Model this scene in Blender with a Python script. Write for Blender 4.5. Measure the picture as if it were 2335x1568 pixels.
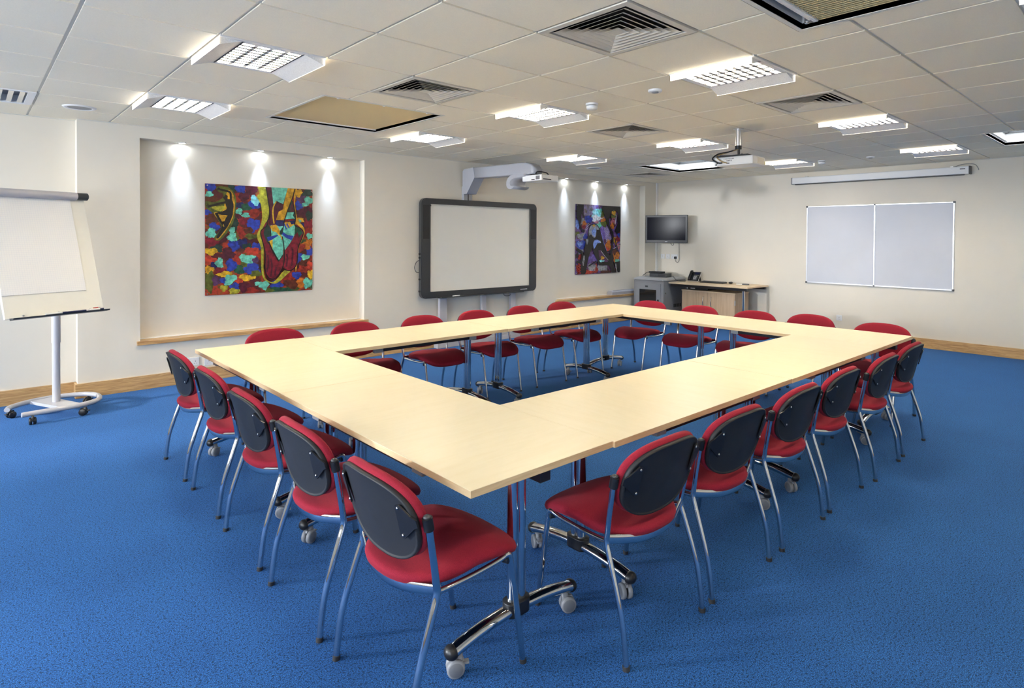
import bpy, bmesh, math, random
import numpy as np
from mathutils import Vector, Matrix
random.seed(7)
for o in list(bpy.data.objects): bpy.data.objects.remove(o)
scn = bpy.context.scene
C = scn.collection
PI = math.pi
# ------------------------------------------------------------------ camera
cam_d = bpy.data.cameras.new('camera'); cam = bpy.data.objects.new('camera', cam_d); C.objects.link(cam); scn.camera = cam
F_PX, YAW, PITCH, ROLL = 1376.32, 0.8237, -0.0131, 0.0059
PX, PY, CX, CY, CZ = 1204.08, 558.76, -1.590, -2.9121, 1.5323
fw = Vector((math.cos(YAW)*math.cos(PITCH), math.sin(YAW)*math.cos(PITCH), math.sin(PITCH)))
rt = Vector((math.sin(YAW), -math.cos(YAW), 0)); up = rt.cross(fw)
r2 = rt*math.cos(ROLL) + up*math.sin(ROLL); u2 = -rt*math.sin(ROLL) + up*math.cos(ROLL)
M = Matrix((r2, u2, -fw)).transposed().to_4x4(); M.translation = Vector((CX, CY, CZ))
cam.matrix_world = M
cam_d.sensor_fit = 'HORIZONTAL'; cam_d.sensor_width = 36; cam_d.lens = F_PX/2335*36
cam_d.shift_x = -(PX-1167.5)/2335; cam_d.shift_y = -(784-PY)/2335
cam_d.clip_start = .05; cam_d.clip_end = 60
# ------------------------------------------------------------------ world, exposure, daylight
w = bpy.data.worlds.new('world'); scn.world = w; w.use_nodes = True
w.node_tree.nodes['Background'].inputs[0].default_value = (.62, .76, 1, 1)
w.node_tree.nodes['Background'].inputs[1].default_value = 1.0
scn.view_settings.view_transform = 'Standard'; scn.view_settings.look = 'None'
scn.view_settings.gamma = 1; scn.view_settings.use_curve_mapping = False
scn.view_settings.exposure = 1.5
LAMP = 37.0       # fluorescent lamp panel radiance
WIN = 42.0        # watts of daylight per window
def area(name, loc, rot, sx, sy, watts, col):
    l = bpy.data.lights.new(name, 'AREA'); l.shape = 'RECTANGLE'; l.size = sx; l.size_y = sy; l.energy = watts; l.color = col
    o = bpy.data.objects.new(name, l); o.location = loc; o.rotation_euler = rot; C.objects.link(o); return o
XW, XE, YN, YS = -5.0, 8.336, 4.075, -4.9      # room faces (window wall, board wall, picture wall, back wall)
HC = 2.608
WINS = [(-3.6, -2.0), (-1.4, .2), (.8, 2.4), (3.1, 4.03)]    # y spans of the windows in the west wall; the last added for the flash lamp
for k, (a, b) in enumerate(WINS[:3]):
    area('west_light', (XW-.32, (a+b)/2, 1.6), (0, -PI/2, 0), 1.5, 1.55, WIN, (.80, .89, 1))
area('west_light', (-8.0, 3.90, 2.10), (0, -PI/2, 0), .40, .40, 260, (.93, .96, 1))   # added lamp standing in for a flash, throws the soft shadows on the far wall
# ------------------------------------------------------------------ materials
def nt(name):
    m = bpy.data.materials.new(name); m.use_nodes = True; t = m.node_tree
    return m, t.nodes, t.links, t.nodes['Principled BSDF']
def mat(name, col, rough=.5, metal=0, emit=None, es=0, noise=0, nscale=60, bump=0, bscale=200, sheen=0, spec=None, coat=0, trans=0):
    m, N, L, b = nt(name)
    b.inputs['Base Color'].default_value = (*col, 1); b.inputs['Roughness'].default_value = rough; b.inputs['Metallic'].default_value = metal
    if spec is not None: b.inputs['Specular IOR Level'].default_value = spec
    if sheen: b.inputs['Sheen Weight'].default_value = sheen; b.inputs['Sheen Roughness'].default_value = .4; b.inputs['Sheen Tint'].default_value = (*[min(1, c*2+.2) for c in col], 1)
    if coat: b.inputs['Coat Weight'].default_value = coat
    if trans: b.inputs['Transmission Weight'].default_value = trans
    if emit: b.inputs['Emission Color'].default_value = (*emit, 1); b.inputs['Emission Strength'].default_value = es
    if noise or bump:
        tc = N.new('ShaderNodeTexCoord')
    if noise:
        n = N.new('ShaderNodeTexNoise'); n.inputs['Scale'].default_value = nscale; n.inputs['Detail'].default_value = 4
        r = N.new('ShaderNodeValToRGB'); L.new(tc.outputs['Object'], n.inputs['Vector']); L.new(n.outputs['Fac'], r.inputs['Fac'])
        r.color_ramp.elements[0].position = .3; r.color_ramp.elements[1].position = .7
        r.color_ramp.elements[0].color = (*[c*(1-noise) for c in col], 1); r.color_ramp.elements[1].color = (*[min(1, c*(1+noise)) for c in col], 1)
        L.new(r.outputs['Color'], b.inputs['Base Color'])
    if bump:
        n = N.new('ShaderNodeTexNoise'); n.inputs['Scale'].default_value = bscale; n.inputs['Detail'].default_value = 3
        bp = N.new('ShaderNodeBump'); bp.inputs['Strength'].default_value = bump; bp.inputs['Distance'].default_value = .002
        L.new(tc.outputs['Object'], n.inputs['Vector']); L.new(n.outputs['Fac'], bp.inputs['Height']); L.new(bp.outputs['Normal'], b.inputs['Normal'])
    return m
def wood(name, c0, c1, sc, rough=.4, dist=2.0):
    m, N, L, b = nt(name); tc = N.new('ShaderNodeTexCoord'); mp = N.new('ShaderNodeMapping'); mp.inputs['Scale'].default_value = sc
    n = N.new('ShaderNodeTexNoise'); n.inputs['Scale'].default_value = 1; n.inputs['Detail'].default_value = 6; n.inputs['Distortion'].default_value = dist; n.inputs['Roughness'].default_value = .6
    r = N.new('ShaderNodeValToRGB'); r.color_ramp.elements[0].position = .36; r.color_ramp.elements[1].position = .6
    r.color_ramp.elements[0].color = (*c0, 1); r.color_ramp.elements[1].color = (*c1, 1)
    L.new(tc.outputs['Object'], mp.inputs['Vector']); L.new(mp.outputs['Vector'], n.inputs['Vector']); L.new(n.outputs['Fac'], r.inputs['Fac']); L.new(r.outputs['Color'], b.inputs['Base Color'])
    b.inputs['Roughness'].default_value = rough
    return m
def carpet():
    m, N, L, b = nt('blue_carpet'); tc = N.new('ShaderNodeTexCoord')
    n = N.new('ShaderNodeTexNoise'); n.inputs['Scale'].default_value = 300; n.inputs['Detail'].default_value = 4; n.inputs['Roughness'].default_value = .6
    n2 = N.new('ShaderNodeTexNoise'); n2.inputs['Scale'].default_value = 2.5; n2.inputs['Detail'].default_value = 4
    r = N.new('ShaderNodeValToRGB'); e = r.color_ramp.elements
    e[0].position = .40; e[0].color = (.003, .008, .022, 1); e[1].position = .62; e[1].color = (.032, .20, .56, 1)
    q = r.color_ramp.elements.new(.47); q.color = (.011, .062, .215, 1); q = r.color_ramp.elements.new(.56); q.color = (.015, .092, .315, 1)
    mx = N.new('ShaderNodeMixRGB'); mx.blend_type = 'MULTIPLY'; mx.inputs[0].default_value = 1
    r2_ = N.new('ShaderNodeValToRGB'); r2_.color_ramp.elements[0].position = .3; r2_.color_ramp.elements[0].color = (.86, .86, .88, 1); r2_.color_ramp.elements[1].position = .7
    bp = N.new('ShaderNodeBump'); bp.inputs['Strength'].default_value = .12; bp.inputs['Distance'].default_value = .002
    n3 = N.new('ShaderNodeTexNoise'); n3.inputs['Scale'].default_value = 120; n3.inputs['Detail'].default_value = 2; r3 = N.new('ShaderNodeValToRGB')
    r3.color_ramp.elements[0].position = .36; r3.color_ramp.elements[0].color = (.30, .28, .26, 1); r3.color_ramp.elements[1].position = .46
    mx3 = N.new('ShaderNodeMixRGB'); mx3.blend_type = 'MULTIPLY'; mx3.inputs[0].default_value = 1; L.new(tc.outputs['Object'], n3.inputs['Vector']); L.new(n3.outputs['Fac'], r3.inputs['Fac'])
    for a in (n, n2): L.new(tc.outputs['Object'], a.inputs['Vector'])
    L.new(n.outputs['Fac'], r.inputs['Fac']); L.new(n2.outputs['Fac'], r2_.inputs['Fac']); L.new(r.outputs['Color'], mx.inputs[1]); L.new(r2_.outputs['Color'], mx.inputs[2])
    L.new(mx.outputs[0], mx3.inputs[1]); L.new(r3.outputs['Color'], mx3.inputs[2]); L.new(mx3.outputs[0], b.inputs['Base Color']); L.new(n.outputs['Fac'], bp.inputs['Height']); L.new(bp.outputs['Normal'], b.inputs['Normal'])
    b.inputs['Roughness'].default_value = .95; b.inputs['Specular IOR Level'].default_value = .15
    b.inputs['Sheen Weight'].default_value = .25; b.inputs['Sheen Tint'].default_value = (.2, .45, 1, 1)
    return m
MT = {}
MT['carpet'] = carpet()
MT['wall'] = mat('cream_wall_paint', (.79, .735, .632), .75, noise=.012, nscale=3, bump=.04, bscale=90)
MT['white_paint'] = mat('white_paint', (.88, .87, .85), .5)
MT['tile'] = mat('ceiling_tile', (.92, .85, .69), .85, noise=.03, nscale=160, bump=.15, bscale=260)
MT['tbar'] = mat('ceiling_grid_bar', (.74, .72, .65), .5)
MT['oak'] = wood('oak_trim', (.38, .21, .08), (.62, .40, .18), (2.2, 2.2, 34), .38, 2.6)
MT['maple'] = wood('maple_laminate', (.86, .755, .52), (.885, .785, .56), (26, 3.2, 8), .30, 1.2)
MT['maple_edge'] = wood('maple_edge', (.64, .46, .25), (.74, .56, .33), (6, 6, 90), .45, .6)
MT['desk_wood'] = wood('beech_laminate', (.60, .45, .28), (.70, .54, .36), (14, 2, 14), .4, .8)
MT['cup_wood'] = wood('beech_cupboard', (.50, .35, .22), (.60, .44, .29), (10, 34, 1.6), .45, .8)
MT['chrome'] = mat('polished_chrome', (.66, .67, .68), .07, 1)
MT['steel'] = mat('brushed_steel', (.55, .55, .56), .3, 1)
MT['alu'] = mat('aluminium', (.72, .73, .76), .28, .85)
MT['red'] = mat('red_fabric', (.25, .014, .030), .85, noise=.16, nscale=380, bump=.25, bscale=600, sheen=.25, spec=.15)
MT['panel'] = mat('dark_plastic_panel', (.020, .021, .024), .5, spec=.3, noise=.1, nscale=300, bump=.08, bscale=500)
MT['black'] = mat('black_plastic', (.012, .012, .014), .38)
MT['black_steel'] = mat('black_steel', (.02, .018, .022), .3, .3)
MT['rubber'] = mat('dark_rubber', (.02, .02, .022), .6)
MT['grey_plastic'] = mat('light_grey_plastic', (.26, .265, .28), .45)
MT['midgrey'] = mat('mid_grey_plastic', (.17, .175, .19), .45)
MT['rack_grey'] = mat('rack_grey_steel', (.23, .235, .25), .42)
MT['rack_lid'] = mat('rack_lid_grey', (.33, .335, .345), .42)
MT['dark_grey'] = mat('charcoal_plastic', (.035, .038, .042), .35)
MT['arm_grey'] = mat('silver_grey_plastic', (.36, .37, .41), .38)
MT['white_plastic'] = mat('white_plastic', (.82, .82, .82), .35)
MT['cream_plastic'] = mat('cream_plastic', (.80, .76, .66), .4)
MT['flip_grey'] = mat('light_grey_enamel', (.44, .44, .475), .32)
MT['flip_board'] = mat('off_white_steel_board', (.80, .79, .72), .25)
MT['screen_white'] = mat('interactive_surface', (.80, .79, .73), .5)
MT['dryboard'] = mat('dry_wipe_surface', (.60, .62, .68), .42, noise=.03, nscale=2)
MT['tv_glass'] = mat('tv_screen_glass', (.005, .006, .013), .14, spec=.02)
MT['smoked'] = mat('smoked_glass', (.012, .012, .012), .08)
MT['vent'] = mat('vent_cream_metal', (.66, .62, .54), .45)
MT['vent_dark'] = mat('vent_duct_black', (.006, .006, .006), .8)
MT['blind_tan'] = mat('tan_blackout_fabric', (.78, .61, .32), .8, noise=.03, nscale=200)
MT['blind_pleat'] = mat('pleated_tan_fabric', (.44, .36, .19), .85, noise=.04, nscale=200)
MT['sky_pane'] = mat('skylight_pane_daylight', (.8, .85, .9), .3, emit=(.88, .95, 1), es=2.6)
MT['lamp'] = mat('fluorescent_lamp', (1, 1, 1), .4, emit=(1, .84, .60), es=LAMP)
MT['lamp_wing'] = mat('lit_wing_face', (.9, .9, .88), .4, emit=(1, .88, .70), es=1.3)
MT['wing'] = mat('perforated_white_wing', (.78, .78, .77), .5, noise=.10, nscale=140)
MT['louvre'] = mat('louvre_aluminium', (.80, .81, .84), .18, .9)
MT['fix_white'] = mat('fitting_white_enamel', (.85, .85, .84), .4)
MT['spot_lens'] = mat('downlight_lens', (1, 1, 1), .3, emit=(.85, .93, 1), es=30)
MT['gold'] = mat('tan_cable', (.45, .3, .12), .5)
MT['yellow'] = mat('yellow_label', (.75, .6, .08), .5)
MT['navy_lcd'] = mat('navy_lcd', (.01, .014, .05), .15)
MT['white_ink'] = mat('white_ink', (.75, .76, .78), .5)
MT['dark_ink'] = mat('dark_ink', (.05, .05, .07), .5)
MT['red_ink'] = mat('red_ink', (.5, .06, .05), .5)
MT['navy_ink'] = mat('navy_plastic', (.02, .025, .09), .35)
def grid_paper():
    m, N, L, b = nt('squared_paper'); tc = N.new('ShaderNodeTexCoord'); mp = N.new('ShaderNodeMapping')
    br = N.new('ShaderNodeTexBrick'); br.offset = 0; br.inputs['Scale'].default_value = 1
    br.inputs['Color1'].default_value = br.inputs['Color2'].default_value = (.83, .83, .82, 1); br.inputs['Mortar'].default_value = (.75, .76, .785, 1)
    br.inputs['Mortar Size'].default_value = .0009; br.inputs['Brick Width'].default_value = .0165; br.inputs['Row Height'].default_value = .0165
    L.new(tc.outputs['Object'], mp.inputs['Vector']); mp.inputs['Rotation'].default_value = (PI/2, 0, 0)
    L.new(mp.outputs['Vector'], br.inputs['Vector']); L.new(br.outputs['Color'], b.inputs['Base Color']); b.inputs['Roughness'].default_value = .7
    return m
MT['paper'] = grid_paper()
# ------------------------------------------------------------------ mesh helpers
class MB:
    """collects shapes (with material slots) and links them as one mesh object"""
    def __init__(s): s.v = []; s.f = []; s.fm = []; s.mats = []; s.smooth = []
    def mi(s, m):
        if m not in s.mats: s.mats.append(m)
        return s.mats.index(m)
    def add(s, vs, fs, m, smooth=False, M=None):
        n = len(s.v); s.v += [tuple(M @ Vector(v)) if M is not None else tuple(v) for v in vs]
        k = s.mi(m)
        for f in fs: s.f.append([i+n for i in f]); s.fm.append(k); s.smooth.append(smooth)
        return s
    def box(s, x0, x1, y0, y1, z0, z1, m, bev=0, M=None):
        if bev <= 0:
            vs = [(x, y, z) for z in (z0, z1) for y in (y0, y1) for x in (x0, x1)]
            return s.add(vs, [(0, 2, 3, 1), (4, 5, 7, 6), (0, 1, 5, 4), (2, 6, 7, 3), (0, 4, 6, 2), (1, 3, 7, 5)], m, False, M)
        bm = bmesh.new(); bmesh.ops.create_cube(bm, size=1)
        for v in bm.verts: v.co = Vector(((x0+x1)/2+v.co.x*(x1-x0), (y0+y1)/2+v.co.y*(y1-y0), (z0+z1)/2+v.co.z*(z1-z0)))
        bmesh.ops.bevel(bm, geom=bm.edges[:], offset=bev, segments=2, affect='EDGES', profile=.6)
        bm.verts.ensure_lookup_table()
        vs = [v.co.copy() for v in bm.verts]; fs = [[v.index for v in f.verts] for f in bm.faces]; bm.free()
        return s.add(vs, fs, m, False, M)
    def prism(s, poly, h0, h1, m, axis='z', M=None, smooth=False):
        """extrude a 2D polygon along axis"""
        def p(a, b, h): return {'z': (a, b, h), 'y': (a, h, b), 'x': (h, a, b)}[axis]
        n = len(poly); vs = [p(a, b, h0) for a, b in poly] + [p(a, b, h1) for a, b in poly]
        fs = [list(range(n))[::-1], list(range(n, 2*n))]
        s.add(vs, fs, m, False, M)
        n0 = len(s.v)-2*n; k = s.mi(m)
        for i in range(n):
            j = (i+1) % n; s.f.append([n0+i, n0+j, n0+n+j, n0+n+i]); s.fm.append(k); s.smooth.append(smooth)
        return s
    def cyl(s, p0, p1, r, m, r1=None, seg=20, M=None, caps=True):
        p0 = Vector(p0); p1 = Vector(p1); d = (p1-p0).normalized(); a = d.orthogonal().normalized(); b = d.cross(a); r1 = r if r1 is None else r1
        vs = [p0+(a*math.cos(t)+b*math.sin(t))*r for t in [2*PI*i/seg for i in range(seg)]] + [p1+(a*math.cos(t)+b*math.sin(t))*r1 for t in [2*PI*i/seg for i in range(seg)]]
        s.add(vs, [(i, (i+1) % seg, seg+(i+1) % seg, seg+i) for i in range(seg)], m, True, M)
        if caps:
            s.add(vs[:seg], [list(range(seg))[::-1]], m, False, M); s.add(vs[seg:], [list(range(seg))], m, False, M)
        return s
    def lathe(s, prof, m, c=(0, 0, 0), seg=28, M=None, axis='z', smooth=True):
        vs = []; n = len(prof)
        for i in range(seg):
            t = 2*PI*i/seg
            for r, h in prof:
                q = {'z': (r*math.cos(t), r*math.sin(t), h), 'y': (r*math.cos(t), h, r*math.sin(t)), 'x': (h, r*math.cos(t), r*math.sin(t))}[axis]
                vs.append((q[0]+c[0], q[1]+c[1], q[2]+c[2]))
        fs = [(i*n+j, ((i+1) % seg)*n+j, ((i+1) % seg)*n+j+1, i*n+j+1) for i in range(seg) for j in range(n-1)]
        return s.add(vs, fs, m, smooth, M)
    def tube(s, pts, r, m, seg=12, sub=6, flat=None, M=None, upv=None, smoothpath=True, radii=None):
        """sweep a (possibly flattened) circle along a smoothed path"""
        P = [Vector(p) for p in pts]; R = radii
        if smoothpath and len(P) > 2:
            Q = []; RR = []
            E_ = [P[0]*2-P[1]] + P + [P[-1]*2-P[-2]]
            for i in range(1, len(E_)-2):
                for k in range(sub):
                    t = k/sub; a, b, c, d = E_[i-1], E_[i], E_[i+1], E_[i+2]
                    Q.append(.5*((2*b)+(c-a)*t+(2*a-5*b+4*c-d)*t*t+(3*b-a-3*c+d)*t*t*t))
                    if R: RR.append(R[i-1]*(1-t)+R[i]*t)
            Q.append(P[-1]); P = Q
            if R: RR.append(R[-1]); R = RR
        prev = None; vs = []
        for i, p in enumerate(P):
            d = (P[min(i+1, len(P)-1)]-P[max(i-1, 0)]).normalized()
            if prev is None: a = (Vector(upv) - d*Vector(upv).dot(d)).normalized() if upv else d.orthogonal().normalized()
            else: a = (prev - d*prev.dot(d)).normalized()
            prev = a; b = d.cross(a); rr = R[i] if R else r
            fa, fb = flat if flat else (1, 1)
            for k in range(seg):
                t = 2*PI*k/seg; vs.append(p + a*math.cos(t)*rr*fa + b*math.sin(t)*rr*fb)
        n = len(P)
        fs = [(i*seg+k, i*seg+(k+1) % seg, (i+1)*seg+(k+1) % seg, (i+1)*seg+k) for i in range(n-1) for k in range(seg)]
        s.add(vs, fs, m, True, M)
        s.add(vs[:seg], [list(range(seg))[::-1]], m, False, M); s.add(vs[-seg:], [list(range(seg))], m, False, M)
        return s
    def sphere(s, c, r, m, sc=(1, 1, 1), seg=16, M=None):
        n = seg//2; prof = [(max(1e-5, r*math.sin(PI*i/n)), -r*math.cos(PI*i/n)) for i in range(n+1)]; vs = []
        for i in range(seg):
            t = 2*PI*i/seg
            for a, h in prof: vs.append((c[0]+a*math.cos(t)*sc[0], c[1]+a*math.sin(t)*sc[1], c[2]+h*sc[2]))
        k = n+1
        return s.add(vs, [(i*k+j, ((i+1) % seg)*k+j, ((i+1) % seg)*k+j+1, i*k+j+1) for i in range(seg) for j in range(n)], m, True, M)
    def rings(s, rs, m, smooth=True, cap=True, M=None):
        """stack of closed rings of equal length"""
        n = len(rs[0]); vs = [v for r in rs for v in r]
        fs = [(i*n+j, i*n+(j+1) % n, (i+1)*n+(j+1) % n, (i+1)*n+j) for i in range(len(rs)-1) for j in range(n)]
        if cap:
            c0 = sum((Vector(v) for v in rs[0]), Vector())/n; c1 = sum((Vector(v) for v in rs[-1]), Vector())/n
            vs += [c0, c1]; a = len(vs)-2; b = a+1; o = (len(rs)-1)*n
            fs += [(a, (j+1) % n, j) for j in range(n)] + [(b, o+j, o+(j+1) % n) for j in range(n)]
        return s.add(vs, fs, m, smooth, M)
    def build(s, name, parent=None, mw=None):
        me = bpy.data.meshes.new(name); me.from_pydata([tuple(v) for v in s.v], [], s.f)
        for m in s.mats: me.materials.append(MT[m] if isinstance(m, str) else m)
        me.polygons.foreach_set('material_index', s.fm); me.polygons.foreach_set('use_smooth', s.smooth)
        me.update()
        o = bpy.data.objects.new(name, me); C.objects.link(o)
        if parent is not None: o.parent = parent
        if mw is not None: o.matrix_world = mw
        return o
def tag(o, label=None, cat=None, group=None, kind=None):
    for k, v in (('label', label), ('category', cat), ('group', group), ('kind', kind)):
        if v: o[k] = v
    return o
def thing(name, label, cat, loc=(0, 0, 0), rz=0, group=None):
    o = bpy.data.objects.new(name, None); o.empty_display_size = .1; C.objects.link(o); o.location = loc; o.rotation_euler = (0, 0, rz)
    return tag(o, label, cat, group)
def struct(name, b): return tag(b.build(name), kind='structure')
def dup(root, loc, rz, label, group=None):
    def cp(o, par):
        c = o.copy(); C.objects.link(c)
        if par is not None: c.parent = par
        for ch in o.children: cp(ch, c)
        return c
    r = cp(root, None); r.location = loc; r.rotation_euler = (0, 0, rz); r['label'] = label
    if group: r['group'] = group
    return r
def rrect(w, h, r, n=5, cx=0, cy=0):
    out = []
    for sx, sy, a0 in ((1, 1, 0), (-1, 1, 90), (-1, -1, 180), (1, -1, 270)):
        for k in range(n+1):
            a = math.radians(a0+90*k/n); out.append((cx+sx*(w/2-r)+r*math.cos(a), cy+sy*(h/2-r)+r*math.sin(a)))
    return out
# ------------------------------------------------------------------ room shell
struct('floor', MB().box(XW-.2, XE+.2, YS-.2, YN+.35, -.1, 0, 'carpet'))
struct('wall_east', MB().box(XE, XE+.2, YS-.2, YN+.35, 0, HC+.2, 'wall'))
struct('wall_south', MB().box(XW-.2, XE+.2, YS-.2, YS, 0, HC+.2, 'wall'))
b = MB()                                        # window wall with three windows and the added narrow opening
ys = [YS-.2] + [v for ab in WINS for v in ab] + [YN+.35]
for i in range(0, len(ys), 2): b.box(XW-.25, XW, ys[i], ys[i+1], 0, HC+.2, 'wall')
for a, c in WINS: b.box(XW-.25, XW, a, c, 0, .85, 'wall'); b.box(XW-.25, XW, a, c, 2.35, HC+.2, 'wall')
struct('wall_west', b)
for i, (a, c) in enumerate(WINS):
    b = MB(); f = .05
    b.box(XW-.2, XW-.14, a, a+f, .85, 2.35, 'white_paint'); b.box(XW-.2, XW-.14, c-f, c, .85, 2.35, 'white_paint')
    b.box(XW-.2, XW-.14, a+f, c-f, .85, .9, 'white_paint'); b.box(XW-.2, XW-.14, a+f, c-f, 2.3, 2.35, 'white_paint')
    b.box(XW-.2, XW-.14, (a+c)/2-.025, (a+c)/2+.025, .9, 2.3, 'white_paint'); b.box(XW-.14, XW+.03, a, c, .82, .85, 'white_paint')
    struct('window_%d' % (i+1), b)  # the last narrow window is added to let the flash lamp through
# picture wall: recessed left bay, then wall with two picture niches
NR = .13
N1 = (-.35, 2.067, .445, 2.49); N2 = (5.53, 7.94, .455, 2.53)
b = MB()
b.box(XW-.2, -.85, YN+.125, YN+.35, 0, HC+.2, 'wall')
xs = [-.85, N1[0], N1[1], N2[0], N2[1], XE+.2]
for i in range(0, 6, 2): b.box(xs[i], xs[i+1], YN, YN+.35, 0, HC+.2, 'wall')
for n in (N1, N2):
    b.box(n[0], n[1], YN, YN+.35, 0, n[2], 'wall'); b.box(n[0], n[1], YN, YN+.35, n[3], HC+.2, 'wall'); b.box(n[0], n[1], YN+NR, YN+.35, n[2], n[3], 'wall')
struct('wall_north', b)
# sills in the niches
for i, n in enumerate((N1, N2)):
    b = MB(); b.box(n[0]-.03, n[1]+.045, YN-.035, YN, n[2]-.002, n[2]+.036, 'oak', .002); b.box(n[0], n[1], YN, YN+NR, n[2], n[2]+.036, 'oak')
    b.box(n[0], n[1], YN+NR-.012, YN+NR, n[2]+.036, n[2]+.046, 'white_paint')
    struct('trim_%d' % (i+1), b)
# skirting
SK = .135
b = MB(); b.box(XW, -.85, YN+.125-.02, YN+.125, 0, SK, 'oak'); b.box(-.87, -.85, YN-.02, YN+.125, 0, SK, 'oak')
b.box(-.85, XE, YN-.02, YN, 0, SK, 'oak'); struct('baseboard_north', b)
struct('baseboard_east', MB().box(XE-.02, XE, YS, YN-.02, 0, SK, 'oak'))
struct('baseboard_south', MB().box(XW, XE-.02, YS, YS+.02, 0, SK, 'oak'))
struct('baseboard_west', MB().box(XW, XW+.02, YS+.02, YN+.1, 0, SK, 'oak'))
# vertical cable trunking in the corner
struct('trim_3', MB().box(XE-.05, XE, YN-.025, YN, SK, HC, 'white_paint', .003))
# ------------------------------------------------------------------ ceiling: tegular tiles with lowered faces, bars in the grooves
T = .6
LIGHTS = [(-1, 1), (-1, 4), (3, -2), (3, 1), (3, 4), (7, 4), (7, 1), (7, -2), (11, 1), (11, -2), (-5, -2), (-5, 1), (3, -5), (7, -5), (-1, -5), (-5, 4)]
VENTS = [(1, -2), (1, 1), (5, -2), (5, 1), (11, 5)]
LOUV = [(-3, 5)]
SKY = [(.42, 1.49, 1.56, 2.74), (.42, 1.555, -2.75, -1.58), (5.80, 6.92, 1.58, 2.66), (5.97, 7.05, -2.7, -1.55)]
taken = set(LIGHTS+VENTS+LOUV)
def cut(rects, h):
    out = []
    for (x0, x1, y0, y1) in rects:
        a0, a1, b0, b1 = h
        if a0 >= x1 or a1 <= x0 or b0 >= y1 or b1 <= y0: out.append((x0, x1, y0, y1)); continue
        if a0 > x0: out.append((x0, a0, y0, y1))
        if a1 < x1: out.append((a1, x1, y0, y1))
        m0, m1 = max(x0, a0), min(x1, a1)
        if b0 > y0: out.append((m0, m1, y0, b0))
        if b1 < y1: out.append((m0, m1, b1, y1))
    return [r for r in out if r[1]-r[0] > .004 and r[3]-r[2] > .004]
b = MB(); g = .0095; dz = .009
YT = YN+.125
for i in range(-9, 15):
    for j in range(-9, 8):
        x0, x1, y0, y1 = max(i*T, XW), min(i*T+T, XE), max(j*T, YS), min(j*T+T, YT)
        if x1-x0 < .01 or y1-y0 < .01: continue
        if (i, j) in taken: continue
        rs = [(x0, x1, y0, y1)]; rt_ = [(max(x0, i*T+g), min(x1, i*T+T-g), max(y0, j*T+g), min(y1, j*T+T-g))]
        for h in SKY:
            rs = cut(rs, h); rt_ = cut(rt_, (h[0]-.03, h[1]+.03, h[2]-.03, h[3]+.03))
        for r in rs: b.box(r[0], r[1], r[2], r[3], HC+dz, HC+.03, 'tbar')
        for r in rt_:
            if r[1]-r[0] > .02 and r[3]-r[2] > .02: b.box(r[0], r[1], r[2], r[3], HC, HC+dz, 'tile')
for h in SKY:     # trim angles round the roof openings
    x0, x1, y0, y1 = h
    for r in ((x0-.025, x1+.025, y0-.025, y0), (x0-.025, x1+.025, y1, y1+.025), (x0-.025, x0, y0, y1), (x1, x1+.025, y0, y1)): b.box(*r, HC-.002, HC+.02, 'tbar')
tag(b.build('ceiling'), kind='structure')
# structural slab and sides above the openings so that no outside light leaks in
struct('ceiling_slab', MB().box(XW-.25, XE+.2, YS-.2, YN+.35, HC+.4, HC+.5, 'white_paint'))
# perimeter angle
b = MB()
b.box(XE-.02, XE, YS, YN, HC-.004, HC+.01, 'tbar'); b.box(-.85, XE-.02, YN-.02, YN, HC-.004, HC+.01, 'tbar'); b.box(XW, -.85, YN+.105, YN+.125, HC-.004, HC+.01, 'tbar')
struct('trim_4', b)
# ---- roof openings
def skylight(i, h, kind):
    x0, x1, y0, y1 = h; b = MB(); D = .16
    b.box(x0-.015, x0, y0-.015, y1+.015, HC, HC+D, 'white_paint'); b.box(x1, x1+.015, y0-.015, y1+.015, HC, HC+D, 'white_paint')
    b.box(x0, x1, y0-.015, y0, HC, HC+D, 'white_paint'); b.box(x0, x1, y1, y1+.015, HC, HC+D, 'white_paint')
    b.box(x0, x1, y0, y1, HC+D, HC+D+.01, 'sky_pane' if kind == 'open' else 'black')
    if kind == 'open':   # dark sash round the pane
        for r in ((x0, x1, y0, y0+.035), (x0, x1, y1-.035, y1), (x0, x0+.035, y0, y1), (x1-.035, x1, y0, y1)): b.box(*r, HC+D-.03, HC+D, 'dark_grey')
    return struct('window_%d' % i, b)
for i, (h, k) in enumerate(zip(SKY, ('closed', 'closed', 'open', 'open'))): skylight(i+4, h, k)
x0, x1, y0, y1 = SKY[0]
t = thing('skylight_blind', 'flat tan blackout blind closing the ceiling opening above the left table row', 'blind', ((x0+x1)/2, (y0+y1)/2, HC+.01))
cx_, cy_ = (x0+x1)/2, (y0+y1)/2
o = MB().box(x0-cx_+.045, x1-cx_-.012, y0-cy_+.012, y1-cy_-.02, .012, .02, 'blind_tan').build('blind_fabric', t)
MB().box(x0-cx_+.006, x1-cx_-.006, y0-cy_+.004, y0-cy_+.028, .002, .014, 'fix_white').build('side_rail', t); MB().box(x0-cx_+.006, x1-cx_-.006, y1-cy_-.022, y1-cy_-.006, .002, .012, 'fix_white').build('side_rail', t)
for dx in (-.42, -.02, .4):
    MB().cyl((dx, y0-cy_+.02, -.012), (dx, y0-cy_+.02, .004), .010, 'fix_white', seg=10).build('clip', t)
x0, x1, y0, y1 = SKY[1]; cx_, cy_ = (x0+x1)/2, (y0+y1)/2
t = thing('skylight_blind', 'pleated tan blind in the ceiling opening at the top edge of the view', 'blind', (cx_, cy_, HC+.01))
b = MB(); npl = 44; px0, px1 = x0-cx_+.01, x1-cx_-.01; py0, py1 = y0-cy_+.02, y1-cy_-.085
vs = []; fs = []
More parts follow.
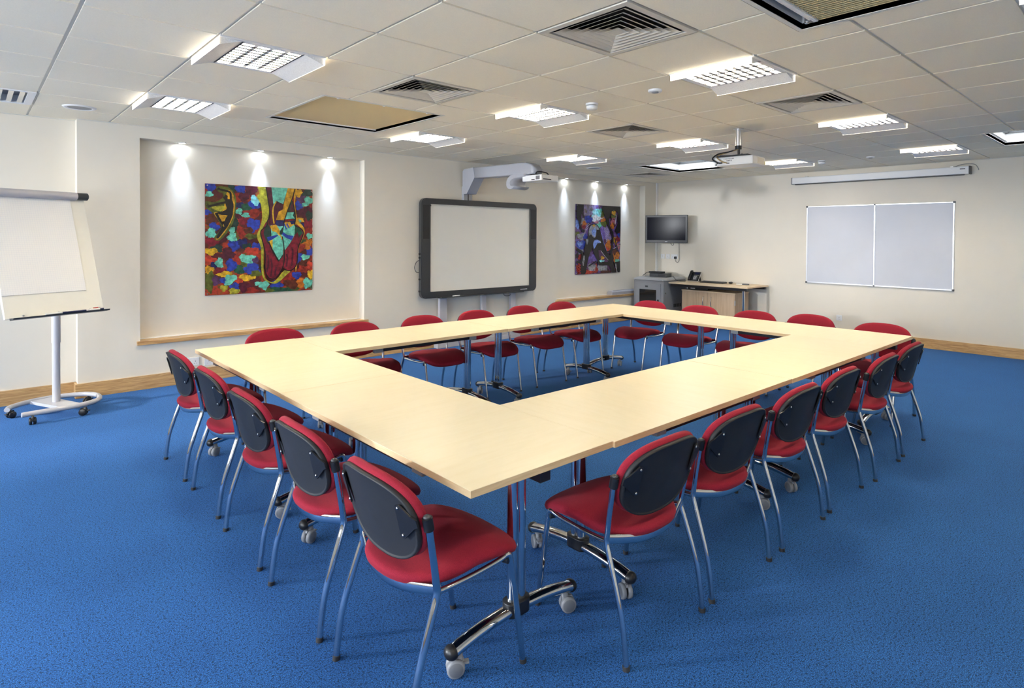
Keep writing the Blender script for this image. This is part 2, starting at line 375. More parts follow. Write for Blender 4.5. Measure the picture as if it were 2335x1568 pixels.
for k in range(2*npl+1):
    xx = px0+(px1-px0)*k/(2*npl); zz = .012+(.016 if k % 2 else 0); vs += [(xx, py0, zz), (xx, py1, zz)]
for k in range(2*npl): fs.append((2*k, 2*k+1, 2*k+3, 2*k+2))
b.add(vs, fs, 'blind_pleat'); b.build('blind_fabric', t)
MB().box(px0, px1, py1, py1+.03, .006, .03, 'fix_white', .004).build('bottom_rail', t)
b = MB(); b.cyl((px1-.03, py1+.045, 0), (px1-.03, py1+.045, .03), .012, 'steel', seg=12); b.box(px1-.05, px1-.01, py1+.02, py1+.05, .005, .02, 'steel'); b.build('latch', t)
for h, lb in ((SKY[2], 'folded pale blind along the bright ceiling opening behind the projector arm'), (SKY[3], 'folded pale blind in the bright ceiling opening at the right edge')):
    x0, x1, y0, y1 = h; cx_, cy_ = (x0+x1)/2, (y0+y1)/2
    t = thing('skylight_blind', lb, 'blind', (cx_, cy_, HC+.01))
    MB().box(x0-cx_+.003, x0-cx_+.05, y0-cy_+.003, y1-cy_-.003, .015, .06, 'fix_white', .005).build('blind_cassette', t)
    MB().box(x0-cx_+.05, x1-cx_-.01, y1-cy_-.02, y1-cy_-.003, .03, .045, 'alu').build('side_rail', t); MB().box(x0-cx_+.05, x1-cx_-.01, y0-cy_+.003, y0-cy_+.02, .03, .045, 'alu').build('side_rail', t)
# ---- recessed fluorescent fittings
def make_fixture():
    t = thing('ceiling_light', '', 'light', (0, 0, HC)); h = T/2-.006; W = .125; Z = -.042
    b = MB()                                   # tray: sides and frame
    for r in ((-h, -h+.012, -h, h), (h-.012, h, -h, h), (-h+.012, h-.012, -h, -h+.02), (-h+.012, h-.012, h-.02, h)): b.box(*r, -.003, .07, 'fix_white')
    b.box(-h, h, -h, h, .07, .075, 'fix_white'); b.build('housing', t)
    for s in (-1, 1):
        poly = [(s*(h-W), .0), (s*(h-.004), Z), (s*(h), Z), (s*h, -.003), (s*(h-W), .004)]
        b = MB(); b.prism(poly if s < 0 else poly[::-1], -h+.02, h-.02, 'wing', axis='y')
        b.add([(s*(h+.0015), -h+.012, Z-.001), (s*(h+.0015), h-.012, Z-.001), (s*(h+.0015), h-.012, -.001), (s*(h+.0015), -h+.012, -.001)], [(0, 1, 2, 3)], 'lamp_wing')
        b.build('wing', t)
    xa, xb = -h+W, h-W
    MB().box(xa, xb, -h+.02, h-.02, .045, .05, 'lamp').build('lamp', t)
    b = MB()
    b.box(xa-.004, xa+.006, -h+.02, h-.02, -.004, .04, 'dark_ink'); b.box(xb-.006, xb+.004, -h+.02, h-.02, -.004, .04, 'dark_ink')
    b.box(xa, xb, -h+.02, -h+.045, -.004, .04, 'fix_white'); b.box(xa, xb, h-.045, h-.02, -.004, .04, 'fix_white')
    for k in range(1, 4):
        x = xa+(xb-xa)*k/4
        b.prism([(x-.011, .0), (x+.011, .0), (x+.003, .035), (x-.003, .035)], -h+.045, h-.045, 'fix_white', axis='y')
    n = 9
    for k in range(1, n):
        y = -h+.045+(2*h-.09)*k/n
        b.prism([(y-.012, 0), (y+.012, 0), (y+.004, .034), (y-.004, .034)], xa+.006, xb-.006, 'louvre', axis='x')
    b.build('louvre', t)
    return t
LL = {(-1, 1): 'square ceiling light with white wings, upper left above the large painting',
 (-1, 4): 'square ceiling light nearest the left wall, above the first niche downlight',
 (3, -2): 'large lit ceiling light right of the nearest ceiling vent', (3, 1): 'lit ceiling light left of the domed smoke detector',
 (3, 4): 'lit ceiling light between the tan blind and the whiteboard projector arm', (7, 4): 'lit ceiling light just above the end of the whiteboard projector arm',
 (7, 1): 'lit ceiling light just left of the hanging projector', (7, -2): 'lit ceiling light between the right-hand ceiling vent and the screen case',
 (11, 1): 'small lit ceiling light right of and below the hanging projector', (11, -2): 'small lit ceiling light directly above the projection screen case',
 (-5, -2): 'ceiling light behind the camera by the middle window', (-5, 1): 'ceiling light behind the camera by the third window',
 (3, -5): 'ceiling light out of view beside the right-hand chairs', (7, -5): 'ceiling light out of view near the far right wall', (-1, -5): 'ceiling light out of view behind the camera', (-5, 4): 'ceiling light out of view in the left rear corner'}
fx = make_fixture(); first = True
for ij in LIGHTS:
    loc = (ij[0]*T+.3, ij[1]*T+.3, HC)
    if first: fx.location = loc; fx['label'] = LL[ij]; fx['group'] = 'recessed ceiling lights'; first = False
    else: dup(fx, loc, 0, LL[ij], 'recessed ceiling lights')
# different fitting at far left: open louvre with dark side slots
t = thing('ceiling_light', 'louvred ceiling fitting cut by the left edge of the view', 'light', (LOUV[0][0]*T+.3, LOUV[0][1]*T+.3, HC)); h = .294
b = MB()
for r in ((-h, -h+.02, -h, h), (h-.05, h, -h, h), (-h+.02, h-.05, -h, -h+.03), (-h+.02, h-.05, h-.03, h)): b.box(*r, -.003, .06, 'fix_white')
b.box(-h, h, -h, h, .06, .065, 'grey_plastic'); b.build('housing', t)
b = MB()
for k in range(8):
    x = -h+.05+k*.066; b.prism([(x-.02, 0), (x+.012, 0), (x+.02, .04), (x+.014, .04)], -h+.03, h-.03, 'louvre', axis='y')
b.build('louvre', t)
# ---- air vents
def make_vent():
    t = thing('ceiling_vent', '', 'vent', (0, 0, HC)); h = .293
    b = MB(); o = .255
    for r in ((-h, h, -h, -o), (-h, h, o, h), (-h, -o, -o, o), (o, h, -o, o)): b.box(*r, -.004, .012, 'vent')
    b.build('frame', t)
    b = MB(); b.box(-h, h, -h, h, .10, .105, 'vent_dark')
    for r in ((-h, -h+.004, -h, h), (h-.004, h, -h, h), (-h, h, -h, -h+.004), (-h, h, h-.004, h)): b.box(*r, .012, .10, 'vent_dark')
    b.build('duct', t)
    n = 6
    for k in range(n):
        a = o-.018-k*.038; c = a+.024; z0, z1 = -.003, .021
        a2 = a-.0015
        # a square slanted vane: low edge at a, high edge at c... flares outwards towards the room
        lo, hi = a, max(a-.050, .004)
        q = MB()
        def ring(s_, z): return [(-s_, -s_, z), (s_, -s_, z), (s_, s_, z), (-s_, s_, z)]
        R = [ring(lo, z0), ring(hi, z1), ring(hi-.0015 if hi > .006 else hi*.6, z1), ring(lo-.004, z0), ring(lo, z0)]
        vs = [v for r in R for v in r]; fs = [(i*4+j, i*4+(j+1) % 4, (i+1)*4+(j+1) % 4, (i+1)*4+j) for i in range(4) for j in range(4)]
        q.add(vs, fs, 'vent')
        if k == n-1: q.add(ring(lo-.003, z0+.002), [(0, 1, 2, 3)], 'vent')
        q.build('vane', t)
    return t
VL = ['large square cream ceiling vent at the top centre, nearest of the vents', 'square cream ceiling vent right of the tan ceiling blind', 'square cream ceiling vent between two lights on the right, above the screen case', 'square cream ceiling vent above and left of the hanging projector', 'small grey ceiling vent near the far left corner, beside the bright roof opening']
vt = make_vent()
for k, ij in enumerate(VENTS):
    loc = (ij[0]*T+.3, ij[1]*T+.3, HC)
    if k == 0: vt.location = loc; vt['label'] = VL[0]; vt['group'] = 'square ceiling vents'
    else: dup(vt, loc, 0, VL[k], 'square ceiling vents')
# ---- speakers, detectors
def speaker(x, y, lb):
    t = thing('ceiling_speaker', lb, 'speaker', (x, y, HC), 0, 'round ceiling speakers')
    MB().lathe([(.085, -.006), (.098, -.010), (.112, -.008), (.12, 0)], 'white_plastic').build('rim', t)
    MB().lathe([(.0001, -.004), (.085, -.006)], 'grey_plastic').build('grille', t)
speaker(-.90, 3.42, 'round flush ceiling speaker at the upper left, left of the second light')
speaker(5.50, 3.25, 'round flush ceiling speaker above the right niche, by the projector arm')
def detector(x, y, lb, big):
    t = thing('smoke_detector' if big else 'motion_sensor', lb, 'detector' if big else 'sensor', (x, y, HC))
    MB().lathe([(.05, 0), (.05, -.012), (.046, -.016), (.0001, -.016)], 'white_plastic').build('base', t)
    if big:
        MB().lathe([(.036, -.016), (.036, -.022)], 'dark_ink').build('sensing_gap', t)
        MB().lathe([(.046, -.022), (.046, -.035), (.040, -.047), (.0001, -.049)], 'white_plastic').build('dome', t)
    else:
        MB().lathe([(.026, -.016), (.024, -.021), (.0001, -.022)], 'grey_plastic').build('lens', t)
detector(2.085, .31, 'white domed smoke detector on the ceiling between two lights in the centre', True)
detector(2.075, -.305, 'flat white round sensor on the ceiling right of the nearer smoke detector', False)
detector(7.0, .44, 'small white smoke detector near the far wall, left of the ceiling sensor', True)
detector(7.03, -.16, 'flat white round sensor on the ceiling near the far right wall', False)
# ------------------------------------------------------------------ niche downlights
DL = [(.04, 4.142, N1[3], 'first recessed downlight from the left over the large painting'), (.83, 4.142, N1[3], 'middle recessed downlight over the large painting'), (1.65, 4.142, N1[3], 'third recessed downlight from the left, right of the large painting'),
      (5.83, 4.142, N2[3], 'left recessed downlight over the smaller dark painting'), (6.62, 4.142, N2[3], 'middle recessed downlight over the smaller dark painting'), (7.46, 4.142, N2[3], 'right recessed downlight over the smaller dark painting')]
for x, y, z, lb in DL:
    t = thing('downlight', lb, 'light', (x, y, z), 0, 'recessed niche downlights')
    MB().lathe([(.026, -.001), (.034, -.006), (.040, -.004), (.041, 0)], 'chrome').build('bezel', t)
    MB().lathe([(.0001, -.002), (.026, -.002)], 'spot_lens').build('lens', t)
    for pw, deg, tilt in ((15, 44, 4), (12, 22, 4.4)):      # soft spill and narrow core of the same lamp
        l = bpy.data.lights.new('spot', 'SPOT'); l.energy = pw; l.color = (.58, .73, 1); l.spot_size = math.radians(deg); l.spot_blend = 1; l.shadow_soft_size = .018
        o = bpy.data.objects.new('spot', l); C.objects.link(o); o.parent = t; o.location = (0, -.012, -.012); o.rotation_euler = (math.radians(tilt), 0, 0)
#---SPLIT---
# ------------------------------------------------------------------ tables
def make_castor(b, x, y, brake=False, r=.032, mf='grey_plastic', mw='midgrey', top=.078, ax=0):
    """twin-wheel castor touching the floor at x, y; ax = swivel angle"""
    M_ = Matrix.Translation((x, y, 0)) @ Matrix.Rotation(ax, 4, 'Z')
    for s_ in (-1, 1):
        b.lathe([(.0001, s_*.024), (r-.008, s_*.024), (r-.004, s_*.021)], mw, (0.012, 0, r), 20, M_, 'y')
        b.lathe([(r-.008, s_*.0235), (r-.001, s_*.022), (r, s_*.016), (r, s_*.006), (r-.01, s_*.004)], mf, (0.012, 0, r), 20, M_, 'y')
    b.rings([[(a*.9, c_*1.1, z) for a, c_ in rrect(.030, .016, .007, 3)] for z in (r+.004, r+.02, top)], mf, M=M_)
    b.prism([(-.022, r+.0), (-.016, r+.03), (.03, r+.034), (.034, r+.024), (.0, r+.004)], -.005, .005, mf, axis='y', M=M_)
    if brake: b.box(-.036, -.012, -.010, .010, r+.008, r+.016, mf, .002, M_)
TW, TD, TH = 1.600, .705, .725
def make_table():
    t = thing('folding_table', '', 'table')
    b = MB(); b.box(-TW/2, TW/2, -TD/2, TD/2, TH-.0015, TH, 'maple'); b.box(-TW/2, TW/2, -TD/2, TD/2, TH-.025, TH-.0015, 'maple_edge')
    b.build('tabletop', t)
    MB().box(-TW/2+.02, TW/2-.02, -.026, .026, TH-.072, TH-.025, 'black_steel', .003).build('centre_beam', t)
    for s in (-1, 1):
        yr = s*(TD/2-.045)
        MB().box(-.44, .44, yr-.012, yr+.012, TH-.055, TH-.025, 'black_steel', .002).build('rail', t)
        for e in (-1, 1): MB().box(e*.44-.035, e*.44+.035, yr-.017, yr+.017, TH-.060, TH-.025, 'grey_plastic', .003).build('rail_clip', t)
        x = s*.625
        b = MB()
        for dy in (-.0195, .0195): b.cyl((x, dy, .125), (x, dy, TH-.06), .021, 'chrome', seg=24)
        b.cyl((x-s*.012, 0, .125), (x-s*.012, 0, TH-.06), .014, 'chrome', seg=18)
        b.box(x-.03, x+.03, -.20, .20, TH-.05, TH-.025, 'black_steel', .003)
        c = b.build('column', t)
        b = MB(); b.rings([[(x+p*1., q, z) for p, q in rrect(.066, .112, .030, 5)] for z in (.112, .118, .158, .164)], 'black'); b.build('collar', c)
        pts = [(x, v*.30, .094+.036*(1-v*v)) for v in (-1, -.75, -.5, -.25, 0, .25, .5, .75, 1)]
        f = MB().tube(pts, .0245, 'chrome', 16, 4, flat=(.88, 1.12), upv=(0, 0, 1)).build('foot', t)
        for e in (-1, 1):
            b = MB(); b.sphere((x, e*.300, .094), .0285, 'black', (1.04, .9, .9), 16); b.build('end_cap', f)
            b = MB(); make_castor(b, x, e*.268, brake=(e > 0), ax=PI/2*e+.5*s); b.build('castor', f)
    return t
tb = make_table()
TABLES = [((-.071, -.592), PI/2, 'folding table at the near corner of the ring, its corner nearest the camera'),
 ((-.068, 1.012), PI/2, 'folding table at the left corner of the ring, nearest the flipchart stand'),
 ((1.087, 1.452), 0, 'folding table on the left side of the ring, below the large painting'),
 ((2.691, 1.442), 0, 'folding table on the left side of the ring, in front of the interactive whiteboard'),
 ((1.084, -1.050), 0, 'folding table on the right side of the ring, beside the nearest right-hand chairs'),
 ((2.688, -1.054), 0, 'folding table on the right side of the ring, at its far end'),
 ((3.847, .998), PI/2, 'folding table at the far corner of the ring, in front of the grey rack'),
 ((3.843, -.606), PI/2, 'folding table at the far right corner of the ring, nearest the dry-wipe board')]
for k, ((x, y), rz, lb) in enumerate(TABLES):
    if k == 0: tb.location = (x, y, 0); tb.rotation_euler.z = rz; tb['label'] = lb; tb['group'] = 'maple folding tables in a ring'
    else: dup(tb, (x, y, 0), rz, lb, 'maple folding tables in a ring')
# ------------------------------------------------------------------ chairs (faces +y; rear feet on y = 0)
def superell(a, bt, bb, n, N=44):
    out = []
    for k in range(N):
        t = 2*PI*k/N; c, s = math.cos(t), math.sin(t)
        n_ = n if s >= 0 else n+.1
        out.append((a*abs(c)**(2/n_)*(1 if c >= 0 else -1), (bt if s >= 0 else bb)*abs(s)**(2/n_)*(1 if s >= 0 else -1)))
    return out
def make_chair():
    t = thing('stacking_chair', '', 'chair')
    # seat pad: squarish plan with drooping front and saddle shape
    def sz(u, v):
        f = (v-.27)/.235
        return .448 + .012*math.cos(PI*(f-.30)) - .062*max(0, f-.35)**1.9 + .010*(u/.235)**2*(1 if f < .2 else .2) - .012*max(0, f)*(u/.235)**2
    prof = [(.80, -.034), (.93, -.031), (.985, -.022), (1, -.008), (.985, .004), (.94, .010), (.86, .014), (.6, .017), (.3, .014), (.08, .012)]
    N = 48; base = []
    for k in range(N):
        a = 2*PI*k/N; c, s = math.cos(a), math.sin(a)
        n = 3.5 if s > 0 else 2.6
        u = .238*abs(c)**(2/n)*(1 if c >= 0 else -1); v = (.252 if s > 0 else .238)*abs(s)**(2/n)*(1 if s >= 0 else -1)
        u *= 1-.10*max(0, -v/.235)**2-.04*max(0, v/.235)
        v += -.012*(1-(u/.238)**2)*(1 if s < 0 else -.9)
        base.append((u, v))
    rs = [[(u*q, .27+v*q, sz(u*q, .27+v*q)+z) for u, v in base] for q, z in prof]
    MB().rings(rs, 'red').build('seat', t)
    rs = [[(u*q, .27+v*q, sz(u*q, .27+v*q)+z) for u, v in base] for q, z in ((.74, -.045), (.84, -.041), (.88, -.028))]
    MB().rings(rs, 'black').build('seat_pan', t)
    # back: shell tilted 11 degrees, edges wrapped forwards
    tl = .26
    def bp(u, h, d):      # u across, h up from the centre, d forwards
        d2 = d + .034*(u/.23)**2
        return (u, .0155 + d2*math.cos(tl) - h*math.sin(tl), .621 + h*math.cos(tl) + d2*math.sin(tl))
    o = [(u*(1+.035*h/.15), h) for u, h in superell(.240, .160, .144, 2.45, 48)]
    def bring(q, d, oo=o): return [bp(u*q, h*q-.004*(1-q), d) for u, h in oo]
    prof = [(.90, .0), (.975, .003), (1, .014), (.99, .026), (.95, .034), (.85, .039), (.6, .042), (.3, .042), (.06, .042)]
    bk = MB().rings([bring(q, d) for q, d in prof], 'red').build('backrest', t)
    prof = [(.06, -.012), (.5, -.012), (.9, -.011), (.925, -.012), (.94, -.016), (.965, -.016), (.972, -.008), (.96, .004)]
    o2 = [(u*(1+.035*h/.15), h) for u, h in superell(.239, .157, .141, 2.5, 48)]
    MB().rings([bring(q, d, o2) for q, d in prof], 'panel').build('back_panel', bk)
    for s in (-1, 1):
        # rear leg runs on upwards as the back post
        pts = [(s*.250, 0, .002), (s*.2495, .006, .06), (s*.249, .022, .17), (s*.247, .052, .27), (s*.244, .083, .36), (s*.241, .101, .415), (s*.241, .098, .45), (s*.246, .084, .53), (s*.251, .062, .648)]
        rl = MB().tube(pts, .0125, 'chrome', 14, 4, flat=(1, .85)).build('rear_leg', t)
        MB().cyl((s*.25, 0, 0), (s*.2497, .002, .016), .0135, 'rubber', seg=14).build('foot_cap', rl)
        # side rail and front leg
        sr = MB().tube([(s*.236, .098, .418), (s*.228, .16, .410), (s*.222, .26, .408), (s*.219, .36, .413), (s*.218, .405, .420)], .0095, 'chrome', 12, 4).build('side_rail', t)
        pts = [(s*.218, .398, .421), (s*.218, .413, .421), (s*.2178, .424, .408), (s*.2175, .432, .37), (s*.2165, .452, .25), (s*.2155, .474, .12), (s*.215, .492, .002)]
        fl = MB().tube(pts, .0112, 'chrome', 14, 4).build('front_leg', t)
        MB().cyl((s*.215, .492, 0), (s*.215, .4905, .016), .0125, 'rubber', seg=14).build('foot_cap', fl)
        MB().cyl((s*.205, .405, .402), (s*.224, .412, .402), .012, 'black', seg=12).build('glide_block', fl)
        # bracket from post to back shell, with knob and screws
        b = MB(); P = (s*.251, .061, .652)
        def pj(u, h): return bp(s*u, h+.008, -.017)
        q = [pj(.246, .040), pj(.226, .050), pj(.188, .083), pj(.172, .078), pj(.166, -.028), pj(.178, -.040), pj(.232, .008), pj(.248, .016)]
        q2 = [(x, y-.006, z-.001) for x, y, z in q]
        vs = q+q2; n = len(q)
        b.add(vs, [list(range(n)), list(range(n, 2*n))[::-1]]+[(i, (i+1) % n, n+(i+1) % n, n+i) for i in range(n)], 'black')
        b.cyl((P[0], P[1]+.004, .632), (P[0], P[1]-.004, .672), .0165, 'black', seg=16)
        br = b.build('bracket', bk)
        for (u, h) in ((.182, .070), (.178, -.026)):
            x, y, z = pj(u, h); MB().sphere((x, y-.007, z), .005, 'steel', (1, .6, 1), 10).build('bracket_screw', bk)
        MB().sphere((P[0], P[1]-.004, .674), .0135, 'dark_grey', (1, 1, .6), 12).build('bracket_knob', bk)
    # bowed rear rail under the back of the seat
    pts = [(-.240, .098, .428), (-.19, .082, .418), (-.10, .052, .405), (0, .043, .400), (.10, .052, .405), (.19, .082, .418), (.240, .098, .428)]
    MB().tube(pts, .012, 'chrome', 14, 5, flat=(1.5, .5), upv=(0, 0, 1)).build('rear_rail', t)
    return t
ch = make_chair(); CH = []
side = {'front': ('chairs on the near left side of the table ring', -PI/2), 'right': ('chairs on the right side of the table ring', 0),
        'far': ('chairs on the far side of the table ring', PI/2), 'left': ('chairs on the left wall side of the table ring', PI)}
def pc(s, x, y, lb, dr=0): CH.append((s, x, y, lb, dr))
pc('front', -.622, -1.107, 'red chair nearest the camera, showing its dark back at the bottom left of centre')
pc('front', -.625, -.472, 'red chair next behind the nearest one in the row along the short left side')
pc('front', -.620, .182, 'middle red chair of the row of five on the short left side')
pc('front', -.607, .856, 'fourth red chair of the short left row, second from the flipchart')
pc('front', -.610, 1.528, 'red chair at the flipchart end of the short left row')
pc('right', .362, -1.600, 'red chair nearest the camera on the right side of the tables')
pc('right', .947, -1.600, 'second red chair on the right side, directly behind the nearest right one', -.02)
pc('right', 1.580, -1.607, 'third red chair from the camera in the right-hand row')
pc('right', 2.191, -1.599, 'fourth red chair from the camera in the right-hand row')
pc('right', 2.862, -1.619, 'fifth red chair in the right-hand row, last but one', .02)
pc('right', 3.492, -1.605, 'last red chair of the right-hand row, nearest the far right corner')
pc('far', 4.43, 1.385, 'red chair in front of the grey equipment rack')
pc('far', 4.43, .72, 'red chair in front of the beech cupboard doors')
pc('far', 4.43, .075, 'red chair in front of the right end of the corner desk')
pc('far', 4.58, -.435, 'red chair pulled slightly out, in front of the bare wall left of the dry-wipe board', -.05)
pc('far', 4.43, -1.115, 'red chair at the far right end of the tables, below the dry-wipe board')
pc('left', .215, 2.07, 'red chair under the left end of the large painting, nearest the left corner of tables')
pc('left', .880, 2.01, 'red chair under the right end of the niche with the large painting', .02)
pc('left', 1.575, 2.02, 'red chair just left of the interactive whiteboard posts')
pc('left', 2.215, 2.01, 'red chair between the left and middle posts of the interactive whiteboard')
pc('left', 2.865, 2.01, 'red chair in front of the right post of the interactive whiteboard')
pc('left', 3.485, 2.02, 'red chair at the far end of the left row, below the second niche')
for k, (s, x, y, lb, dr) in enumerate(CH):
    g_, rz = side[s]
    if k == 0: ch.location = (x, y, 0); ch.rotation_euler.z = rz+dr; ch['label'] = lb; ch['group'] = g_
    else: dup(ch, (x, y, 0), rz+dr, lb, g_)
# ------------------------------------------------------------------ flipchart stand
BL, BR = Vector((-1.392, 3.175, .878)), Vector((-.730, 3.455, .878))
e1 = (BR-BL).normalized(); nb = Vector((-e1.y, e1.x, 0))        # nb points away from the viewer
lean = (nb*.29+Vector((0, 0, .985))); LH = lean.length; lean.normalize(); nn = e1.cross(lean)   # towards the viewer
bw = (BR-BL).length
MBD = Matrix((e1, -nn, lean)).transposed().to_4x4(); MBD.translation = (BL+BR)/2     # local x across, y away, z up the board
t = thing('flipchart_stand', 'grey mobile flipchart stand with tilted white board at the left edge', 'flipchart', (-1.043, 3.665, 0))
def toloc(M_): return Matrix.Translation((1.043, -3.665, 0)) @ M_
B = toloc(MBD)
bd = MB().box(-bw/2, bw/2, -.0, .022, 0, LH, 'flip_board', .004, B).build('board', t)
b = MB(); b.box(.275, .318, -.0012, 0, .022, .030, 'red_ink', 0, B); b.box(.320, .335, -.0012, 0, .024, .028, 'grey_plastic', 0, B); b.build('maker_mark', bd)
b = MB(); b.cyl((-bw/2+.0, -.028, LH-.005), (bw/2-.075, -.028, LH-.005), .034, 'flip_grey', seg=28, M=B); b.box(-bw/2, bw/2-.075, -.03, .03, LH-.035, LH-.01, 'flip_grey', .004, B)
cl = b.build('clamp_bar', t)
b = MB(); b.cyl((bw/2-.075, -.028, LH-.005), (bw/2+.012, -.028, LH-.005), .033, 'dark_grey', seg=24, M=B); b.cyl((bw/2+.012, -.028, LH-.005), (bw/2+.018, -.028, LH-.005), .033, 'dark_grey', .025, seg=24, M=B)
b.build('end_cap', cl)
b = MB(); b.prism([(-.055, -.004), (-.048, -.014), (.0, -.012), (.0, .006), (-.044, -.004)], -bw/2+.03, bw/2+.02, 'dark_grey', axis='x', M=B); b.build('pen_tray', t)
for k, x in enumerate((-.24, .01, .25)):
    MB().sphere((x, -.006, .018), .008, 'steel', (1, .8, .8), 10, B).build('magnet_stud', bd)
MB().cyl((0, 0, .085), (0, 0, 1.55), .029, 'flip_grey', seg=24).cyl((0, 0, .60), (0, 0, .87), .033, 'flip_grey', seg=24).build('column', t)
MB().box(-.04, .04, -.105, .03, 1.45, 1.52, 'midgrey', .004, Matrix.Rotation(math.radians(23), 4, 'Z')).build('board_bracket', t)
c1, c2, c3, c4 = [Vector((x+1.043, y-3.665, 0)) for x, y in ((-1.349, 3.679), (-1.22, 3.343), (-.874, 3.388), (-.80, 3.80))]
zt = .085
pts = [(-.245, -.300, zt), (-.165, -.288, zt), (-.02, -.275, zt), (.14, -.245, zt), (.255, -.175, zt), (.300, -.06, zt), (.29, .07, zt), (.215, .17, zt), (.08, .215, zt), (-.07, .205, zt), (-.20, .145, zt), (-.30, .045, zt), (-.325, -.035, zt)]
MB().tube(pts, .020, 'flip_grey', 16, 6, upv=(0, 0, 1)).build('base_tube', t)
b = MB(); b.prism([(-.17, .15), (.02, -.27), (.16, -.23), (-.02, .20)], .068, .092, 'flip_grey'); b.build('base_plate', t)
for k, c in enumerate((c1, c2, c3, c4)):
    b = MB(); make_castor(b, c.x, c.y, True, .029, 'black', 'black', .07, ax=.6+k); b.build('castor', t)
t = thing('paper_pad', 'pad of squared flipchart paper hanging on the flipchart board', 'paper')
t.matrix_world = MBD
MB().box(-bw/2-.0, bw/2-.115, -.006, -.001, .185, LH-.03, 'paper').build('sheets', t)
for k, (x0, x1, mt) in enumerate(((-.10, .02, 'white_ink'), (.05, .17, 'navy_ink'), (.19, .31, 'white_ink'))):
    o = MB().cyl((0, 0, 0), (x1-x0, 0, 0), .0065, mt, seg=12).cyl((x1-x0, 0, 0), (x1-x0+.03, 0, 0), .0075, 'navy_ink', seg=12).build('marker_pen')
    o.matrix_world = MBD @ Matrix.Translation((x0, -.030, .0105-.004))
    tag(o, ('white marker pen lying at the left in the flipchart tray', 'dark blue marker pen in the middle of the flipchart tray', 'white marker pen with blue cap at the right end of the flipchart tray')[k], 'pen', 'marker pens in the flipchart tray')
# ------------------------------------------------------------------ interactive whiteboard with projector arm
YB = YN-.02
t = thing('interactive_whiteboard', 'large interactive whiteboard with charcoal frame on three grey posts', 'whiteboard', (3.88, YB, 0))
X0, X1, Z0, Z1 = 2.83-3.88, 4.945-3.88, .70, 2.05
def ringprism(b, outer, inner, y0, y1, m, M_=None):
    n = len(outer)
    vs = [(a, y0, c) for a, c in outer]+[(a, y0, c) for a, c in inner]+[(a, y1, c) for a, c in outer]+[(a, y1, c) for a, c in inner]
    fs = []
    for i in range(n):
        j = (i+1) % n
        fs += [(i, j, n+j, n+i), (2*n+i, 3*n+i, 3*n+j, 2*n+j), (i, 2*n+i, 2*n+j, j), (n+i, n+j, 3*n+j, 3*n+i)]
    b.add(vs, fs, m, False, M_)
cxb, czb = (X0+X1)/2, (Z0+Z1)/2
b = MB(); ringprism(b, rrect(X1-X0, Z1-Z0, .075, 7, cxb, czb), rrect(X1-X0-.27, Z1-Z0-.155, .004, 7, cxb, czb+.005), -.105, -.045, 'dark_grey')
ringprism(b, rrect(X1-X0-.02, Z1-Z0-.02, .07, 7, cxb, czb), rrect(X1-X0-.28, Z1-Z0-.165, .004, 7, cxb, czb+.005), -.112, -.105, 'dark_grey')
fr = b.build('frame', t)
MB().box(X0+.13, X1-.13, -.085, -.05, Z0+.075, Z1-.07, 'screen_white').build('writing_surface', t)
for a in (X0+.022, X1-.122): MB().box(a, a+.10, -.115, -.110, Z0+.80, Z1-.09, 'black', .004).build('speaker_grille', fr)
b = MB(); b.box(X1-.34, X1-.20, -.1125, -.1118, Z0+.030, Z0+.040, 'white_ink'); b.box(X0+.152, X0+.166, -.0858, -.0850, Z1-.105, Z1-.088, 'dark_ink'); b.build('maker_mark', fr)
b = MB(); b.prism([(-.11, .0), (-.15, .006), (-.15, .014), (-.10, .022), (-.05, .02), (-.05, 0)], X0+.30, X1-.30, 'dark_grey', axis='x', M=Matrix.Translation((0, 0, Z0-.012))); b.build('pen_tray', t)
MB().cyl((X0+.5, -.125, Z0+.012), (X0+.62, -.125, Z0+.012), .007, 'white_plastic', seg=10).build('stylus', t)
for k, zz in enumerate((1.30, 1.25, .96, .80)): MB().cyl((X0-.015, -.07, zz), (X0+.01, -.07, zz), .013, 'black', seg=12).build('side_knob', fr)
MB().tube([(X0-.005, -.07, 1.22), (X0-.05, -.06, 1.19), (X0-.07, -.05, 1.12), (X0-.045, -.05, 1.06), (X0, -.05, 1.05)], .004, 'black', 8).build('cable_loop', t)
MB().tube([(cxb+.42, -.05, Z0), (cxb+.45, -.06, Z0-.05), (cxb+.55, -.06, Z0-.05), (cxb+.60, -.05, Z0)], .004, 'black', 8).build('cable_loop', t)
for xx, w_ in ((3.215, .12), (3.93, .085), (4.50, .095)):
    MB().box(xx-3.88-w_/2, xx-3.88+w_/2, -.07, -.02, .03, Z0+.08, 'flip_grey', .006).build('post', t)
MB().box(3.10-3.88, 4.62-3.88, -.10, -.002, .0, .075, 'flip_grey', .006).build('plinth', t)
MB().box(3.14-3.88, 4.58-3.88, -.085, -.002, .075, .11, 'flip_grey', .01).build('plinth_cap', t)
